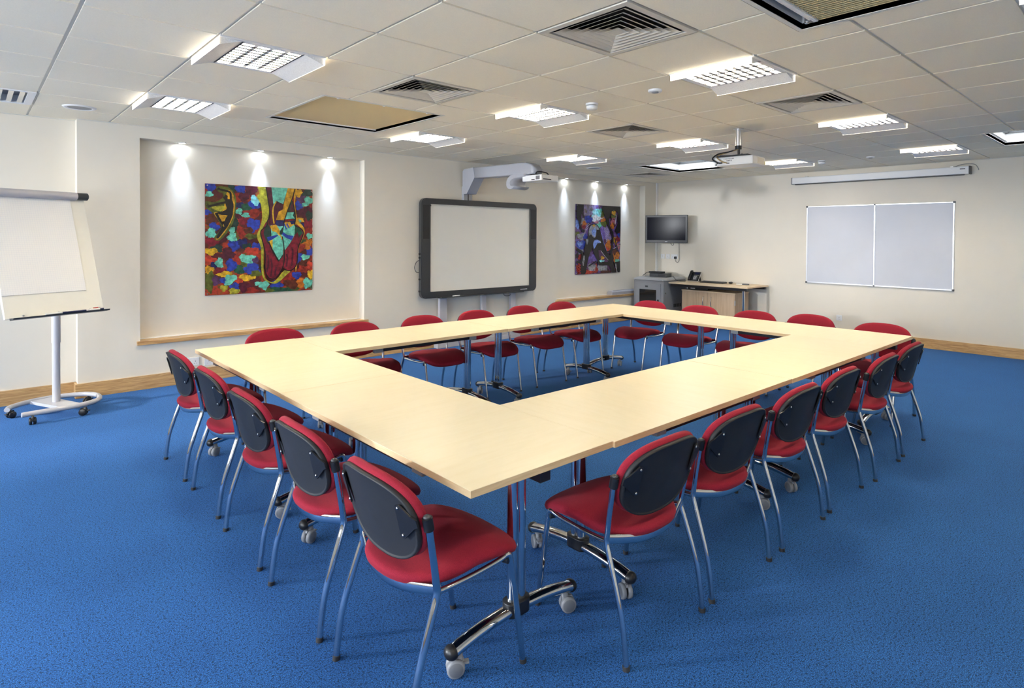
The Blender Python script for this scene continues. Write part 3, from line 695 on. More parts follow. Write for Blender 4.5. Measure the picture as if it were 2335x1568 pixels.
# mast and boom
t2 = thing('projector_arm', 'silver grey boom arm reaching out above the interactive whiteboard', 'projector arm', (3.65, YB-.02, 0))
MB().box(-.075, .075, -.023, .036, 1.99, 2.25, 'arm_grey', .006).box(-.008, .008, -.025, -.02, 1.99, 2.2, 'black').build('mast', t2)
b = MB()
prof = [(.0, 2.14), (-.10, 2.14), (-.28, 2.36), (-.25, 2.50), (-.03, 2.49), (0, 2.46)]
b.prism(prof, -.085, .085, 'arm_grey', axis='x', M=None)
b.build('elbow_housing', t2)
b = MB(); sec = []
for (yy, zc, hh, ww) in ((-.24, 2.425, .075, .08), (-.7, 2.415, .075, .08), (-1.24, 2.405, .078, .085), (-1.32, 2.400, .078, .085), (-1.42, 2.385, .062, .078), (-1.48, 2.365, .035, .06)):
    sec.append([(a, yy, zc+c) for a, c in rrect(ww*2, hh*2, .018, 4)])
b.rings(sec, 'arm_grey'); b.build('boom', t2)
MB().sphere((0, -1.41, 2.315), .07, 'black', (1, 1, .35), 18).build('pivot_cap', t2)
b = MB(); b.prism([(-1.12, 2.335), (-1.06, 2.325), (-1.01, 2.295), (-.985, 2.25), (-.985, 2.205), (-1.005, 2.17), (-1.04, 2.155), (-1.08, 2.155), (-1.12, 2.17), (-1.135, 2.19), (-1.10, 2.188), (-1.065, 2.197), (-1.05, 2.22), (-1.055, 2.25), (-1.085, 2.275), (-1.14, 2.29), (-1.32, 2.30), (-1.32, 2.335)], -.11, .16, 'arm_grey', axis='x', smooth=True); b.build('mirror_shroud', t2)
p3 = thing('short_throw_projector', 'small white projector carried under the tip of the boom arm', 'projector', (3.70, YB-1.47, 2.235))
MB().box(-.13, .17, -.16, .19, 0, .075, 'white_plastic', .012).build('casing', p3)
b = MB(); b.box(-.1315, -.129, -.13, -.06, .015, .06, 'midgrey'); b.box(-.1315, -.129, -.04, .02, .012, .022, 'black'); b.box(-.10, .04, -.1615, -.159, .012, .024, 'dark_ink'); b.build('label_plate', p3)
MB().tube([(-.10, -.02, .075), (-.12, -.08, .11), (-.02, -.13, .10), (.06, -.10, .075)], .008, 'black', 8).build('cable', p3)
# ------------------------------------------------------------------ hanging projector
t = thing('ceiling_projector', 'white projector hanging from the ceiling on a short grey pole', 'projector', (3.965, .051, HC))
MB().cyl((0, 0, -.004), (0, 0, 0), .05, 'steel').cyl((0, 0, -.17), (0, 0, -.004), .026, 'alu').build('pole', t)
MB().cyl((0, 0, -.20), (0, 0, -.165), .032, 'black').cyl((.01, 0, -.26), (.01, 0, -.20), .012, 'black').box(-.05, .05, -.03, .03, -.272, -.256, 'black', .004).build('swivel_joint', t)
Mp = Matrix.Rotation(math.radians(4), 4, 'Z')
b = MB()
for a in ((-.14, -.10), (.14, -.10), (.14, .12), (-.14, .12)): b.tube([(0, 0, -.264), (a[0], a[1], -.272)], .009, 'black', 8, M=Mp, smoothpath=False)
b.box(-.15, .15, -.16, .16, -.279, -.270, 'black', .003, Mp); b.build('mounting_cradle', t)
cs = MB().box(-.13, .17, -.20, .19, -.365, -.280, 'white_plastic', .014, Mp).build('casing', t)
b = MB(); b.box(-.02, .14, -.2015, -.199, -.352, -.294, 'vent', 0, Mp); b.box(.15, .165, -.2018, -.199, -.352, -.32, 'yellow', 0, Mp); b.build('exhaust_grille', cs)
b = MB(); random.seed(3)
for k in range(9): b.box(-.1315, -.129, .08-k*.012, .087-k*.012, -.306, -.298, 'midgrey', 0, Mp)
for k in range(4): b.box(-.1315, -.129, .05-k*.014, .058-k*.014, -.325, -.314, 'midgrey', 0, Mp)
for yy, zz, r_ in ((.155, -.338, .008), (.14, -.338, .005), (.165, -.352, .007)): b.cyl((-.133, yy, zz), (-.129, yy, zz), r_, 'black', seg=10, M=Mp)
b.box(-.1335, -.129, .03, .06, -.348, -.340, 'black', 0, Mp); b.build('socket_panel', cs)
MB().tube([(0, .01, -.20), (-.04, .10, -.225), (-.08, .17, -.24), (-.14, .20, -.29), (-.15, .14, -.335), (-.135, .10, -.338)], .007, 'black', 8, M=Mp).tube([(0, .0, -.20), (-.05, .12, -.235), (-.13, .16, -.27), (-.155, .10, -.325), (-.135, .05, -.342)], .005, 'gold', 8, M=Mp).build('cables', t)
# ------------------------------------------------------------------ wall things on the east wall
t = thing('projection_screen', 'long white roll-up projection screen case high on the far wall', 'projector screen', (XE, .20, 2.47))
MB().box(-.105, -.012, -1.19, 1.19, -.052, .052, 'white_plastic', .012).build('case', t)
MB().box(-.085, -.03, -1.12, 1.15, -.064, -.052, 'black', .002).build('screen_slot', t)
for s in (-1, 1):
    MB().box(-.108, -.010, s*1.19-.006, s*1.19+.012, -.055, .055, 'grey_plastic' if s > 0 else 'dark_grey', .006).build('end_cap', t)
    MB().box(-.06, 0, s*.98-.02, s*.98+.02, .045, .066, 'steel', .002).build('wall_bracket', t)
MB().box(-.1062, -.1050, -1.14, -1.08, .012, .024, 'dark_ink').build('maker_mark', t)
MB().tube([(-.06, -1.0, .052), (-.05, -1.1, .085), (-.02, -1.22, .08), (-.004, -1.26, .03), (-.004, -1.27, -.0)], .004, 'grey_plastic', 8).build('cord', t)
t = thing('dry_wipe_board', 'wide wall-mounted dry-wipe board in two panels on the far wall', 'whiteboard', (XE, .185, 1.443))
for s, lo, hi in ((1, .008, .99), (-1, -.99, -.008)):
    MB().box(-.014, -.004, lo, hi, -.60, .60, 'dryboard').build('panel', t)
b = MB()
for z in (-.612, .597): b.box(-.022, 0, -.995, .995, z, z+.015, 'alu', .002)
for y in (-.995, -.008, .98): b.box(-.022, 0, y, y+.016, -.597, .597, 'alu', .002)
fr = b.build('frame', t)
for y in (-.99, .99):
    for z in (-.605, .605): MB().box(-.026, 0, y-.014, y+.014, z-.014, z+.014, 'dark_grey', .005).build('corner_cap', fr)
for z in (-.605, .605): MB().box(-.025, 0, -.012, .012, z-.010, z+.010, 'dark_grey', .004).build('centre_clip', fr)
def socket(name, lb, loc, rz, double=True, cat='socket', switch=True, group=None):
    t = thing(name, lb, cat, loc, rz, group); w_ = .146 if double else .086
    MB().box(-w_/2, w_/2, -.012, 0, -.043, .043, 'white_plastic', .004).build('plate', t)
    for k in ((-.036, .036) if double else (0,)):
        if switch: MB().box(k-.008+.0, k+.008, -.016, -.012, .015, .035, 'white_plastic', .002).build('rocker_switch', t)
        b = MB(); b.box(k-.003, k+.003, -.0125, -.0118, -.002, .008, 'dark_ink'); b.box(k-.014, k-.007, -.0125, -.0118, -.022, -.018, 'dark_ink'); b.box(k+.007, k+.014, -.0125, -.0118, -.022, -.018, 'dark_ink'); b.build('pin_holes', t)
    return t
socket('wall_socket', 'white double socket on the left wall, left of the two above the skirting', (.105, YN, .215), 0)
socket('wall_socket', 'white angled outlet plate on the left wall, right of the double socket', (.27, YN, .20), 0, False)
socket('wall_socket', 'leftmost white socket plate under the television', (XE, 3.93, 1.178), -PI/2, False)
socket('wall_socket', 'white aerial socket plate second from the left under the television', (XE, 3.81, 1.178), -PI/2, False, switch=False)
socket('wall_socket', 'white double socket under the television that holds the black plug', (XE, 3.665, 1.178), -PI/2, True)
socket('wall_socket', 'white socket on the far wall just right of the pulled-out red chair', (XE, .67, .31), -PI/2, False)
t = thing('power_plug', 'black mains plug in the wall socket with its cable curling up to the television', 'plug', (XE-.012, 3.63, 1.158))
MB().box(-.035, 0, -.022, .022, -.022, .024, 'black', .007).build('plug_body', t)
MB().tube([(-.02, 0, -.02), (-.02, -.01, -.07), (-.012, -.05, -.085), (-.008, -.075, -.04), (-.006, -.075, .05), (-.006, -.07, .33)], .0035, 'black', 8).build('cable', t)
# television on its bracket
P0, P1 = Vector((7.79, 3.955, 0)), Vector((8.01, 3.185, 0)); e = (P1-P0).normalized(); nrm = Vector((e.y, -e.x, 0)); wt = (P1-P0).length
Mt = Matrix((e, -nrm, Vector((0, 0, 1)))).transposed().to_4x4(); Mt.translation = (P0+P1)/2+Vector((0, 0, 1.70))
t = thing('television', 'black flat television on a wall bracket in the far corner', 'television'); t.matrix_world = Mt
cs = MB().box(-wt/2, wt/2, 0, .045, -.258, .258, 'black', .006).box(-.25, .25, .045, .08, -.16, .16, 'black', .01).build('casing', t)
MB().box(-wt/2+.035, wt/2-.035, -.002, .001, -.205, .222, 'tv_glass').build('screen', t)
MB().box(-.02, .028, -.0012, .0005, -.238, -.230, 'white_ink').box(-wt/2+.02, wt/2-.02, -.001, .001, -.2445, -.2425, 'midgrey').build('maker_mark', cs)
MB().box(-.05, .05, .08, .45, -.05, .05, 'black_steel', .004).build('wall_bracket', t)
MB().tube([(.08, .03, -.25), (.10, .02, -.29), (.13, .03, -.30), (.14, .04, -.26)], .004, 'black', 8).build('cable_loop', t)
# ------------------------------------------------------------------ corner desk, cupboard, rack
DX0, DX1, DY0, DY1 = 7.585, 8.315, 1.80, 3.29
t = thing('corner_desk', 'beech-topped desk with chrome legs against the far wall', 'desk', ((DX0+DX1)/2, (DY0+DY1)/2, 0))
hx, hy = (DX1-DX0)/2, (DY1-DY0)/2
MB().box(-hx, hx, -hy, hy, .722, .747, 'desk_wood', .002).build('desktop', t)
for sx in (-1, 1):
    for sy in (-1, 1):
        lx, ly = (-hx+.06, -hy+.10) if (sx, sy) == (-1, -1) else (.03, hy-.14) if (sx, sy) == (-1, 1) else (hx-.05, sy*(hy-.42))
        MB().cyl((lx, ly, 0), (lx, ly, .722), .024, 'chrome', seg=20).build('leg', t)
MB().box(-hx+.03, -hx+.07, -hy+.03, hy-.02, .677, .722, 'black_steel', .003).build('front_rail', t)
MB().box(hx-.07, hx-.03, -hy+.03, hy-.02, .677, .722, 'black_steel', .003).build('back_rail', t)
t = thing('cupboard', 'beech two-door cupboard standing under the corner desk', 'cupboard', (7.70, 2.58, 0)); W_ = .505
MB().box(.018, .46, -W_, W_, .03, .605, 'cup_wood').build('carcass', t)
MB().box(-.004, .47, -W_-.008, W_+.008, .605, .625, 'desk_wood', .002).build('cupboard_top', t)
MB().box(.03, .45, -W_+.02, W_-.02, 0, .03, 'black').build('plinth', t)
for s in (-1, 1):
    d = MB().box(0, .017, s*.002 if s > 0 else -W_+.002, W_-.002 if s > 0 else -.002, .035, .602, 'cup_wood').build('door', t)
    y = s*.075
    MB().tube([(0, y, .36), (-.02, y, .375), (-.032, y, .42), (-.032, y, .47), (-.02, y, .515), (0, y, .53)], .006, 'chrome', 10).build('handle', d)
MB().box(-.004, .02, -W_-.004, -W_+.008, .42, .50, 'steel').build('hinge', t)
# rack
t = thing('equipment_rack', 'grey steel equipment rack with smoked glass door beside the desk', 'rack', (7.46, 3.635, 0)); w_ = .325
MB().box(0, .72, -w_, w_, .03, .760, 'rack_grey', .004).build('cabinet', t)
MB().box(.02, .70, -w_+.02, w_-.02, 0, .03, 'black').build('base', t)
b = MB(); b.rings([[(.35+a, c, z) for a, c in rrect(ww, hh, .03, 3)] for z, ww, hh in ((.767, .74, .67), (.790, .74, .67), (.815, .66, .58))], 'rack_lid', smooth=False); b.build('lid', t)
MB().box(.006, .71, -w_+.01, w_-.01, .760, .767, 'black').build('lid_gap', t)
d = MB().box(-.016, 0, -w_+.055, w_-.045, .06, .71, 'rack_grey', .003).build('door', t)
MB().box(-.018, -.015, -w_+.145, w_-.14, .10, .60, 'smoked').build('glass_panel', d)
MB().box(-.021, -.015, -w_+.085, -w_+.125, .33, .43, 'black', .003).build('latch_handle', d)
MB().box(-.0185, -.015, -.0, .06, .64, .67, 'dark_grey', .002).build('badge', d)
MB().box(.0, .004, .15, .25, .0, .014, 'navy_ink', 0, Matrix.Translation((.002, 0, .793)) @ Matrix.Rotation(math.radians(40), 4, 'Y')).build('badge', t)
MB().cyl((.06, -w_-.004, .545), (.06, -w_, .545), .012, 'chrome', seg=14).build('side_lock', t)
b = MB()
for k in range(5): b.box(.32+k*.05, .35+k*.05, -w_-.002, -w_, .28, .34, 'black')
b.build('vent_slots', t)
# devices on the rack
t = thing('docking_unit', 'dark grey electronic unit lying on the rack lid', 'electronics', (7.83, 3.66, .815), .15)
MB().box(-.10, .12, -.19, .15, 0, .065, 'dark_grey', .005).box(-.102, -.10, -.17, -.02, .012, .05, 'black').build('casing', t)
t = thing('slim_player', 'thin black player stacked on the dark grey unit on the rack', 'electronics', (7.83, 3.72, .881), .05)
MB().box(-.08, .10, -.12, .12, 0, .028, 'black', .004).build('casing', t)
MB().tube([(.0, .12, .015), (-.02, .20, .0), (-.04, .25, -.04), (-.05, .27, -.062)], .006, 'black', 8).build('cable', t)
tag(MB().tube([(7.85, 3.44, .825), (7.84, 3.38, .835), (7.80, 3.32, .82), (7.82, 3.27, .765), (7.85, 3.2, .753), (7.88, 3.13, .753)], .004, 'black', 8).build('black_cable'), 'thin black cable running from the rack lid to the desk telephone', 'cable')
# desk phone
t = thing('desk_telephone', 'black and white desk telephone on its prop stand, left on the corner desk', 'telephone', (8.02, 3.07, .747), math.radians(-78))
Mph = Matrix.Translation((0, -.0, .012)) @ Matrix.Rotation(math.radians(42), 4, 'X')
bd = MB().box(-.095, .10, -.0, .215, 0, .022, 'black', .006, Mph).build('body', t)
MB().box(-.0965, .1025, .0, .217, -.010, .006, 'white_plastic', .004, Mph).build('trim_edge', bd)
MB().box(.0, .09, .145, .205, .021, .027, 'navy_lcd', .003, Mph).build('display', t)
MB().box(.0, .085, .125, .132, .021, .025, 'steel', .001, Mph).build('button_bar', t)
b = MB()
for i in range(4):
    for j in range(5): b.box(.002+i*.02, .014+i*.02, .02+j*.019, .030+j*.019, .021, .0255, 'white_ink' if i < 3 else 'midgrey', 0, Mph)
b.build('keypad', t)
b = MB(); b.rings([[(-.062+a, y, c+z) for a, c in rrect(.045, h_, .010, 3)] for y, z, h_ in ((-.005, .036, .030), (.03, .042, .036), (.06, .052, .022), (.15, .052, .022), (.19, .044, .036), (.222, .036, .030))], 'black', M=Mph); b.build('handset', t)
b = MB(); b.prism([(.09, 0), (.20, 0), (.21, .008), (.15, .10), (.135, .10), (.17, .018), (.09, .012)], -.06, .085, 'black', axis='x'); b.build('prop_stand', t)
# keyboard, mouse and small things
t = thing('computer_keyboard', 'slim black computer keyboard on the corner desk', 'keyboard', (8.02, 2.66, .747), -PI/2+.06)
MB().prism([(-.075, 0), (.075, 0), (.075, .024), (-.075, .012)], -.22, .22, 'black', axis='x').build('casing', t)
b = MB()
for r_ in range(6):
    for k in range(18): b.box(-.21+k*.0235, -.19+k*.0235, -.066+r_*.023, -.047+r_*.023, .013+r_*.0016, .019+r_*.0018, 'dark_grey')
tag(b.build('keys', t), kind='stuff')
t = thing('computer_mouse', 'small black and silver computer mouse right of the keyboard', 'mouse', (8.05, 2.345, .7475), -PI/2)
MB().sphere((0, 0, .0205), .033, 'black', (.95, 1.55, .62), 16).build('shell', t); MB().sphere((0, -.008, .024), .030, 'alu', (.5, 1.1, .62), 14).build('palm_cover', t)
o = MB().box(-.03, .03, -.05, .05, 0, .012, 'white_plastic', .004).build('card_wallet'); o.location = (8.06, 2.19, .747); o.rotation_euler.z = .3; tag(o, 'small pale flat object lying right of the computer mouse', 'small item')
o = MB().box(-.025, .025, -.055, .055, 0, .020, 'dark_grey', .006).build('remote_control'); o.location = (8.05, 2.07, .747); o.rotation_euler.z = .2; tag(o, 'small dark remote control, rightmost thing on the corner desk', 'remote control')
t = thing('disc_player', 'thin black device with a silver badge in the gap under the desktop', 'electronics', (7.98, 2.86, .625))
MB().box(-.14, .14, -.20, .20, 0, .045, 'black', .003).build('casing', t); MB().box(-.142, -.14, .05, .14, .012, .026, 'alu').build('badge', t)
# long grey box on the second sill
t = thing('cable_cover_box', 'long pale grey box lying on the sill under the small dark painting', 'box', (7.33, YN+.045, N2[2]+.036))
MB().prism([(-.06, 0), (.06, 0), (.06, .05), (.03, .075), (-.055, .075), (-.066, .05)], -.38, .38, 'flip_grey', axis='x').build('casing', t)
MB().box(-.30, .36, -.02, -.012, .075, .078, 'dark_grey').build('top_slot', t)
# ------------------------------------------------------------------ paintings
def hom(src):
    dst = [(0, 1), (1, 1), (1, 0), (0, 0)]; A = []; B_ = []
    for (x, y), (u, v) in zip(src, dst):
        A.append([x, y, 1, 0, 0, 0, -u*x, -u*y]); B_.append(u); A.append([0, 0, 0, x, y, 1, -v*x, -v*y]); B_.append(v)
    h = np.linalg.solve(np.array(A, float), np.array(B_, float)); h = np.append(h, 1).reshape(3, 3)
    def f(p):
        q = h @ np.array([p[0], p[1], 1.0]); return (q[0]/q[2], q[1]/q[2])
    return f
def paint(name, col, var=.5, sc=26, rough=.35):
    return mat('paint_'+name, col, rough, noise=var, nscale=sc, bump=.25, bscale=60)
PC = dict(teal=(.13, .50, .38), sky=(.22, .60, .62), blue=(.018, .045, .34), navy=(.01, .015, .10), red=(.27, .018, .012), crimson=(.19, .006, .022), maroon=(.075, .006, .022), green=(.012, .085, .045), dgreen=(.01, .04, .03), yellow=(.62, .38, .02), lime=(.38, .36, .03), orange=(.45, .13, .01), black=(.010, .008, .010), brown=(.10, .02, .01), olive=(.09, .11, .015), gold=(.55, .29, .015), purple=(.09, .03, .10), ltred=(.45, .04, .02), white=(.62, .62, .62), violet=(.16, .10, .38), grey=(.22, .23, .26), ltblue=(.16, .25, .60), pink=(.4, .12, .16))
PM = {k: paint(k, v) for k, v in PC.items()}
def swirl(name, cols, sc):
    m, N, L, b = nt(name); tc = N.new('ShaderNodeTexCoord'); n = N.new('ShaderNodeTexNoise'); n.inputs['Scale'].default_value = sc; n.inputs['Detail'].default_value = 5; n.inputs['Distortion'].default_value = .8
    r = N.new('ShaderNodeValToRGB'); e = r.color_ramp.elements
    for k, c in enumerate(cols):
        p = .30+.40*k/(len(cols)-1)
        if k == 0: e[0].position = p; e[0].color = (*PC[c], 1)
        elif k == len(cols)-1: e[len(e)-1].position = p; e[len(e)-1].color = (*PC[c], 1)
        else: q = e.new(p); q.color = (*PC[c], 1)
    L.new(tc.outputs['Object'], n.inputs['Vector']); L.new(n.outputs['Fac'], r.inputs['Fac']); L.new(r.outputs['Color'], b.inputs['Base Color']); b.inputs['Roughness'].default_value = .35
    return m
class Art:
    def __init__(s, W, H, f): s.W, s.H, s.f, s.k, s.b = W, H, f, 0, MB()
    def base(s, m): s.b.box(-s.W/2, s.W/2, -.004, 0, 0, s.H, m)
    def P(s, p): u, v = s.f(p); return (-s.W/2+u*s.W, v*s.H)
    def clampp(s, q): return (min(max(q[0], -s.W/2+.001), s.W/2-.001), min(max(q[1], .001), s.H-.001))
    def poly(s, pts, m, smooth=0, jag=0):
        q = [s.P(p) for p in pts]
        if smooth:
            n = len(q); o = []
            for i in range(n):
                a, b_, c, d = (Vector((*q[(i+k-1) % n], 0)) for k in range(4))
                for j in range(smooth):
                    t = j/smooth; v = .5*((2*b_)+(c-a)*t+(2*a-5*b_+4*c-d)*t*t+(3*b_-a-3*c+d)*t*t*t); o.append((v.x, v.y))
            q = o
        if jag: q = [(x+random.uniform(-jag, jag), y+random.uniform(-jag, jag)) for x, y in q]
        q = [s.clampp(x) for x in q]
        s.k += 1; y = -.004-.00012*s.k
        from mathutils.geometry import tessellate_polygon
        vs = [Vector((a, 0, c)) for a, c in q]; tr = tessellate_polygon([vs])
        s.b.add([(a, y, c) for a, c in q], [tuple(t_) for t_ in tr], PM[m] if m in PM else m)
    def blob(s, x, y, rx, ry, m, n=64, jag=.045):
        ph = random.uniform(0, 6); pts = []
        for k in range(n):
            a = 2*PI*k/n; r = 1+.16*math.sin(3*a+ph)+.10*math.sin(5*a+2*ph)+.06*math.sin(13*a+ph)+random.uniform(-jag, jag)
            pts.append((x+rx*r*math.cos(a), y+ry*r*math.sin(a)))
        s.poly(pts, m)
    def line(s, pts, w, m, smooth=4):
        q = [Vector((*s.P(p), 0)) for p in pts]
        if smooth and len(q) > 2:
            E_ = [q[0]*2-q[1]]+q+[q[-1]*2-q[-2]]; o = []
            for i in range(1, len(E_)-2):
                for j in range(smooth):
                    t = j/smooth; a, b_, c, d = E_[i-1:i+3]; o.append(.5*((2*b_)+(c-a)*t+(2*a-5*b_+4*c-d)*t*t+(3*b_-a-3*c+d)*t*t*t))
            q = o+[q[-1]]
        L_, R_ = [], []
        for i, p in enumerate(q):
            d = (q[min(i+1, len(q)-1)]-q[max(i-1, 0)]).normalized(); n = Vector((-d.y, d.x, 0))*w/2; L_.append(p+n); R_.append(p-n)
        s.k += 1; y = -.004-.00012*s.k; n = len(q)
        vs = [s.clampp((v.x, v.y)) for v in L_+R_]
        s.b.add([(a, y, c) for a, c in vs], [(i, i+1, n+i+1, n+i) for i in range(n-1)], PM[m])
# --- large square painting: ballet shoes and a leaping dancer on a patchwork of dabs
YA = YN+NR
W1, H1 = 1.178, 1.205
A = Art(W1, H1, hom([(35, 62), (1435, 133), (1425, 1462), (40, 1540)]))
A.base(swirl('painted_ground', ['dgreen', 'maroon', 'brown', 'ltred', 'olive', 'green'], 5)); random.seed(11)
for x, y, rx, ry, m in [(110, 110, 75, 60, 'blue'), (250, 100, 90, 50, 'brown'), (380, 120, 60, 70, 'dgreen'), (500, 130, 70, 60, 'blue'), (640, 150, 80, 80, 'maroon'), (110, 270, 90, 50, 'brown'), (470, 250, 90, 60, 'red'), (540, 240, 70, 60, 'maroon'), (670, 350, 90, 60, 'blue'), (480, 350, 70, 40, 'navy'), (560, 380, 70, 50, 'green'), (80, 440, 60, 50, 'blue'), (130, 540, 100, 70, 'brown'), (640, 450, 120, 50, 'red'), (470, 470, 60, 60, 'maroon'), (540, 560, 60, 60, 'crimson'), (660, 610, 85, 90, 'blue'), (410, 600, 60, 80, 'dgreen'), (150, 640, 70, 60, 'blue'), (520, 700, 80, 70, 'red'), (600, 690, 60, 50, 'brown'), (250, 770, 90, 80, 'maroon'), (130, 830, 90, 70, 'crimson'), (640, 760, 90, 35, 'olive'), (190, 920, 80, 50, 'dgreen'), (410, 880, 80, 80, 'blue'), (520, 850, 60, 60, 'navy'), (700, 900, 60, 60, 'blue'), (580, 900, 60, 50, 'dgreen'), (640, 960, 90, 60, 'ltred'), (330, 990, 90, 80, 'maroon'), (110, 960, 90, 45, 'yellow'), (100, 1080, 80, 60, 'ltred'), (170, 1140, 60, 50, 'navy'), (380, 1140, 80, 80, 'blue'), (470, 1060, 60, 60, 'red'), (560, 1110, 60, 70, 'olive'), (660, 1080, 70, 60, 'purple'), (640, 1190, 110, 80, 'blue'), (480, 1200, 60, 60, 'green'), (230, 1210, 70, 50, 'crimson'), (90, 1200, 60, 50, 'gold'), (300, 1260, 100, 40, 'yellow'), (90, 1350, 70, 130, 'olive'), (190, 1340, 70, 60, 'purple'), (280, 1340, 50, 40, 'blue'), (470, 1340, 60, 50, 'ltred'), (580, 1300, 110, 40, 'yellow'), (700, 1250, 80, 40, 'olive'), (540, 1430, 90, 60, 'maroon'), (420, 1420, 60, 50, 'blue'), (410, 1480, 70, 40, 'lime'), (280, 1440, 50, 40, 'lime'), (640, 1470, 80, 40, 'red'), (960, 1390, 80, 50, 'blue'), (980, 1460, 120, 35, 'green'), (860, 1470, 60, 30, 'olive'), (1080, 1290, 90, 70, 'red'), (1160, 1380, 110, 60, 'brown'), (1220, 1270, 60, 50, 'blue'), (1300, 1370, 90, 60, 'orange'), (1330, 1180, 100, 60, 'red'), (1300, 1100, 70, 50, 'brown'), (1240, 1030, 50, 80, 'blue'), (1390, 950, 50, 70, 'blue'), (1330, 880, 80, 50, 'orange'), (1270, 900, 60, 60, 'red'), (1350, 700, 80, 70, 'red'), (1370, 590, 60, 60, 'crimson'), (1260, 620, 60, 50, 'navy'), (1330, 430, 110, 70, 'maroon'), (1260, 340, 60, 60, 'blue'), (1290, 250, 80, 60, 'purple'), (1390, 480, 50, 60, 'dgreen'), (1400, 300, 40, 60, 'red'), (1240, 180, 60, 50, 'gold'), (1370, 180, 70, 50, 'dgreen'), (1400, 1260, 40, 60, 'yellow'), (1390, 1130, 40, 50, 'ltred'), (1260, 540, 60, 30, 'gold'), (1390, 830, 40, 40, 'orange')]:
    A.blob(x, y, rx, ry, m)
for x, y, rx, ry in [(85, 205, 50, 38), (470, 430, 50, 40), (560, 480, 50, 32), (110, 720, 70, 65), (380, 680, 38, 50), (385, 770, 60, 60), (220, 1110, 50, 65), (540, 1040, 70, 45), (590, 1080, 60, 40), (640, 1030, 45, 25), (370, 1310, 75, 50), (330, 1370, 50, 35), (790, 1400, 70, 55), (720, 1380, 50, 25), (1360, 1370, 60, 65), (1330, 1030, 55, 35), (1390, 750, 45, 38), (1380, 280, 60, 50), (1330, 335, 45, 25), (1230, 560, 50, 28)]: A.blob(x, y, rx, ry, 'teal', jag=.075)
A.blob(690, 290, 65, 55, 'sky'); A.blob(660, 235, 35, 25, 'sky')
# halo and dancer
A.poly([(180, 110), (260, 100), (360, 130), (430, 240), (430, 420), (400, 560), (330, 700), (230, 810), (160, 810), (160, 760), (240, 640), (150, 480), (60, 400), (30, 370), (40, 300), (150, 310), (250, 260), (260, 200), (200, 170)], 'olive', 4)
A.poly([(320, 160), (390, 190), (415, 300), (412, 420), (380, 540), (300, 690), (205, 800), (170, 790), (230, 700), (262, 620), (150, 470), (180, 440), (260, 420)], 'gold', 4)
A.blob(210, 390, 90, 32, 'lime', jag=.03)
A.line([(240, 145), (300, 160), (355, 180), (365, 240), (365, 300)], .022, 'black'); A.line([(195, 125), (240, 148)], .018, 'black', 0)
for dx, dy in ((-15, -10), (-22, 4), (-14, 16), (-4, -18)): A.line([(212, 138), (205+dx, 138+dy)], .006, 'black', 0)
A.blob(300, 252, 28, 36, 'black', jag=.02)
A.poly([(290, 285), (350, 270), (385, 290), (400, 350), (392, 440), (385, 490), (330, 620), (250, 730), (205, 785), (178, 780), (200, 730), (240, 660), (300, 520), (320, 485), (240, 478), (200, 470), (275, 610), (262, 625), (165, 475), (180, 450), (260, 430), (310, 400), (300, 350)], 'black', 3)
A.line([(310, 310), (230, 325), (150, 350), (85, 365)], .024, 'black')
for a, c in ((60, 335), (45, 355), (42, 380), (62, 390), (80, 392)): A.line([(92, 362), (a, c)], .006, 'black', 0)
# shoes: yellow halo, legs, shoes, soles, ribbons
A.poly([(720, 95), (820, 100), (860, 400), (835, 560), (760, 690), (760, 780), (790, 900), (790, 1250), (860, 1350), (940, 1340), (1060, 1200), (1130, 1220), (1100, 1250), (960, 1375), (850, 1360), (780, 1300), (755, 1150), (750, 900), (700, 760), (740, 640), (770, 500), (750, 330), (700, 230), (735, 180)], 'lime', 3)
A.poly([(1190, 130), (1230, 140), (1200, 300), (1230, 520), (1320, 650), (1310, 760), (1250, 900), (1220, 1150), (1200, 1180), (1190, 500)], 'gold', 3)
A.poly([(890, 103), (1105, 115), (1045, 330), (960, 290), (915, 340), (905, 250)], 'teal')
A.poly([(820, 100), (892, 103), (908, 250), (918, 340), (905, 500), (940, 600), (870, 620), (850, 560), (875, 470), (850, 300)], 'maroon', 0)
A.poly([(960, 292), (1045, 350), (1030, 440), (980, 460), (950, 545), (915, 560), (912, 420), (930, 350)], 'maroon')
A.line([(955, 295), (920, 360), (910, 430), (915, 520), (925, 590)], .014, 'yellow')
A.poly([(1105, 115), (1198, 122), (1165, 260), (1115, 400), (1060, 545), (950, 540), (985, 430), (1040, 400), (1060, 300)], 'gold')
A.poly([(1160, 265), (1190, 400), (1200, 520), (1190, 620), (1110, 600), (1090, 500), (1120, 400)], 'dgreen'); A.poly([(1165, 300), (1190, 430), (1130, 440), (1140, 360)], 'maroon')
A.poly([(1095, 440), (1185, 436), (1170, 480), (1195, 520), (1070, 530)], 'teal')
A.poly([(835, 560), (890, 700), (880, 800), (905, 930), (980, 1070), (1040, 980), (1060, 1000), (1040, 1150), (960, 1290), (900, 1320), (840, 1290), (805, 1190), (808, 1000), (785, 870), (750, 740), (770, 670)], 'crimson', 3)
A.poly([(1200, 600), (1270, 640), (1308, 700), (1285, 780), (1235, 920), (1220, 1100), (1180, 1180), (1110, 1210), (1045, 1180), (1055, 1000), (1060, 940), (1130, 850), (1180, 740)], 'crimson', 3)
A.poly([(830, 590), (870, 640), (890, 740), (860, 800), (880, 880), (830, 830), (800, 760), (790, 700)], 'dgreen', 3)
A.poly([(1200, 605), (1262, 650), (1300, 710), (1250, 770), (1230, 700), (1190, 740), (1150, 830), (1140, 800), (1180, 720)], 'green', 0)
A.poly([(880, 610), (1030, 620), (1050, 580), (1200, 600), (1190, 740), (1130, 850), (1060, 945), (1045, 900), (1040, 1000), (985, 1070), (910, 960), (850, 820), (890, 750)], 'teal', 0)
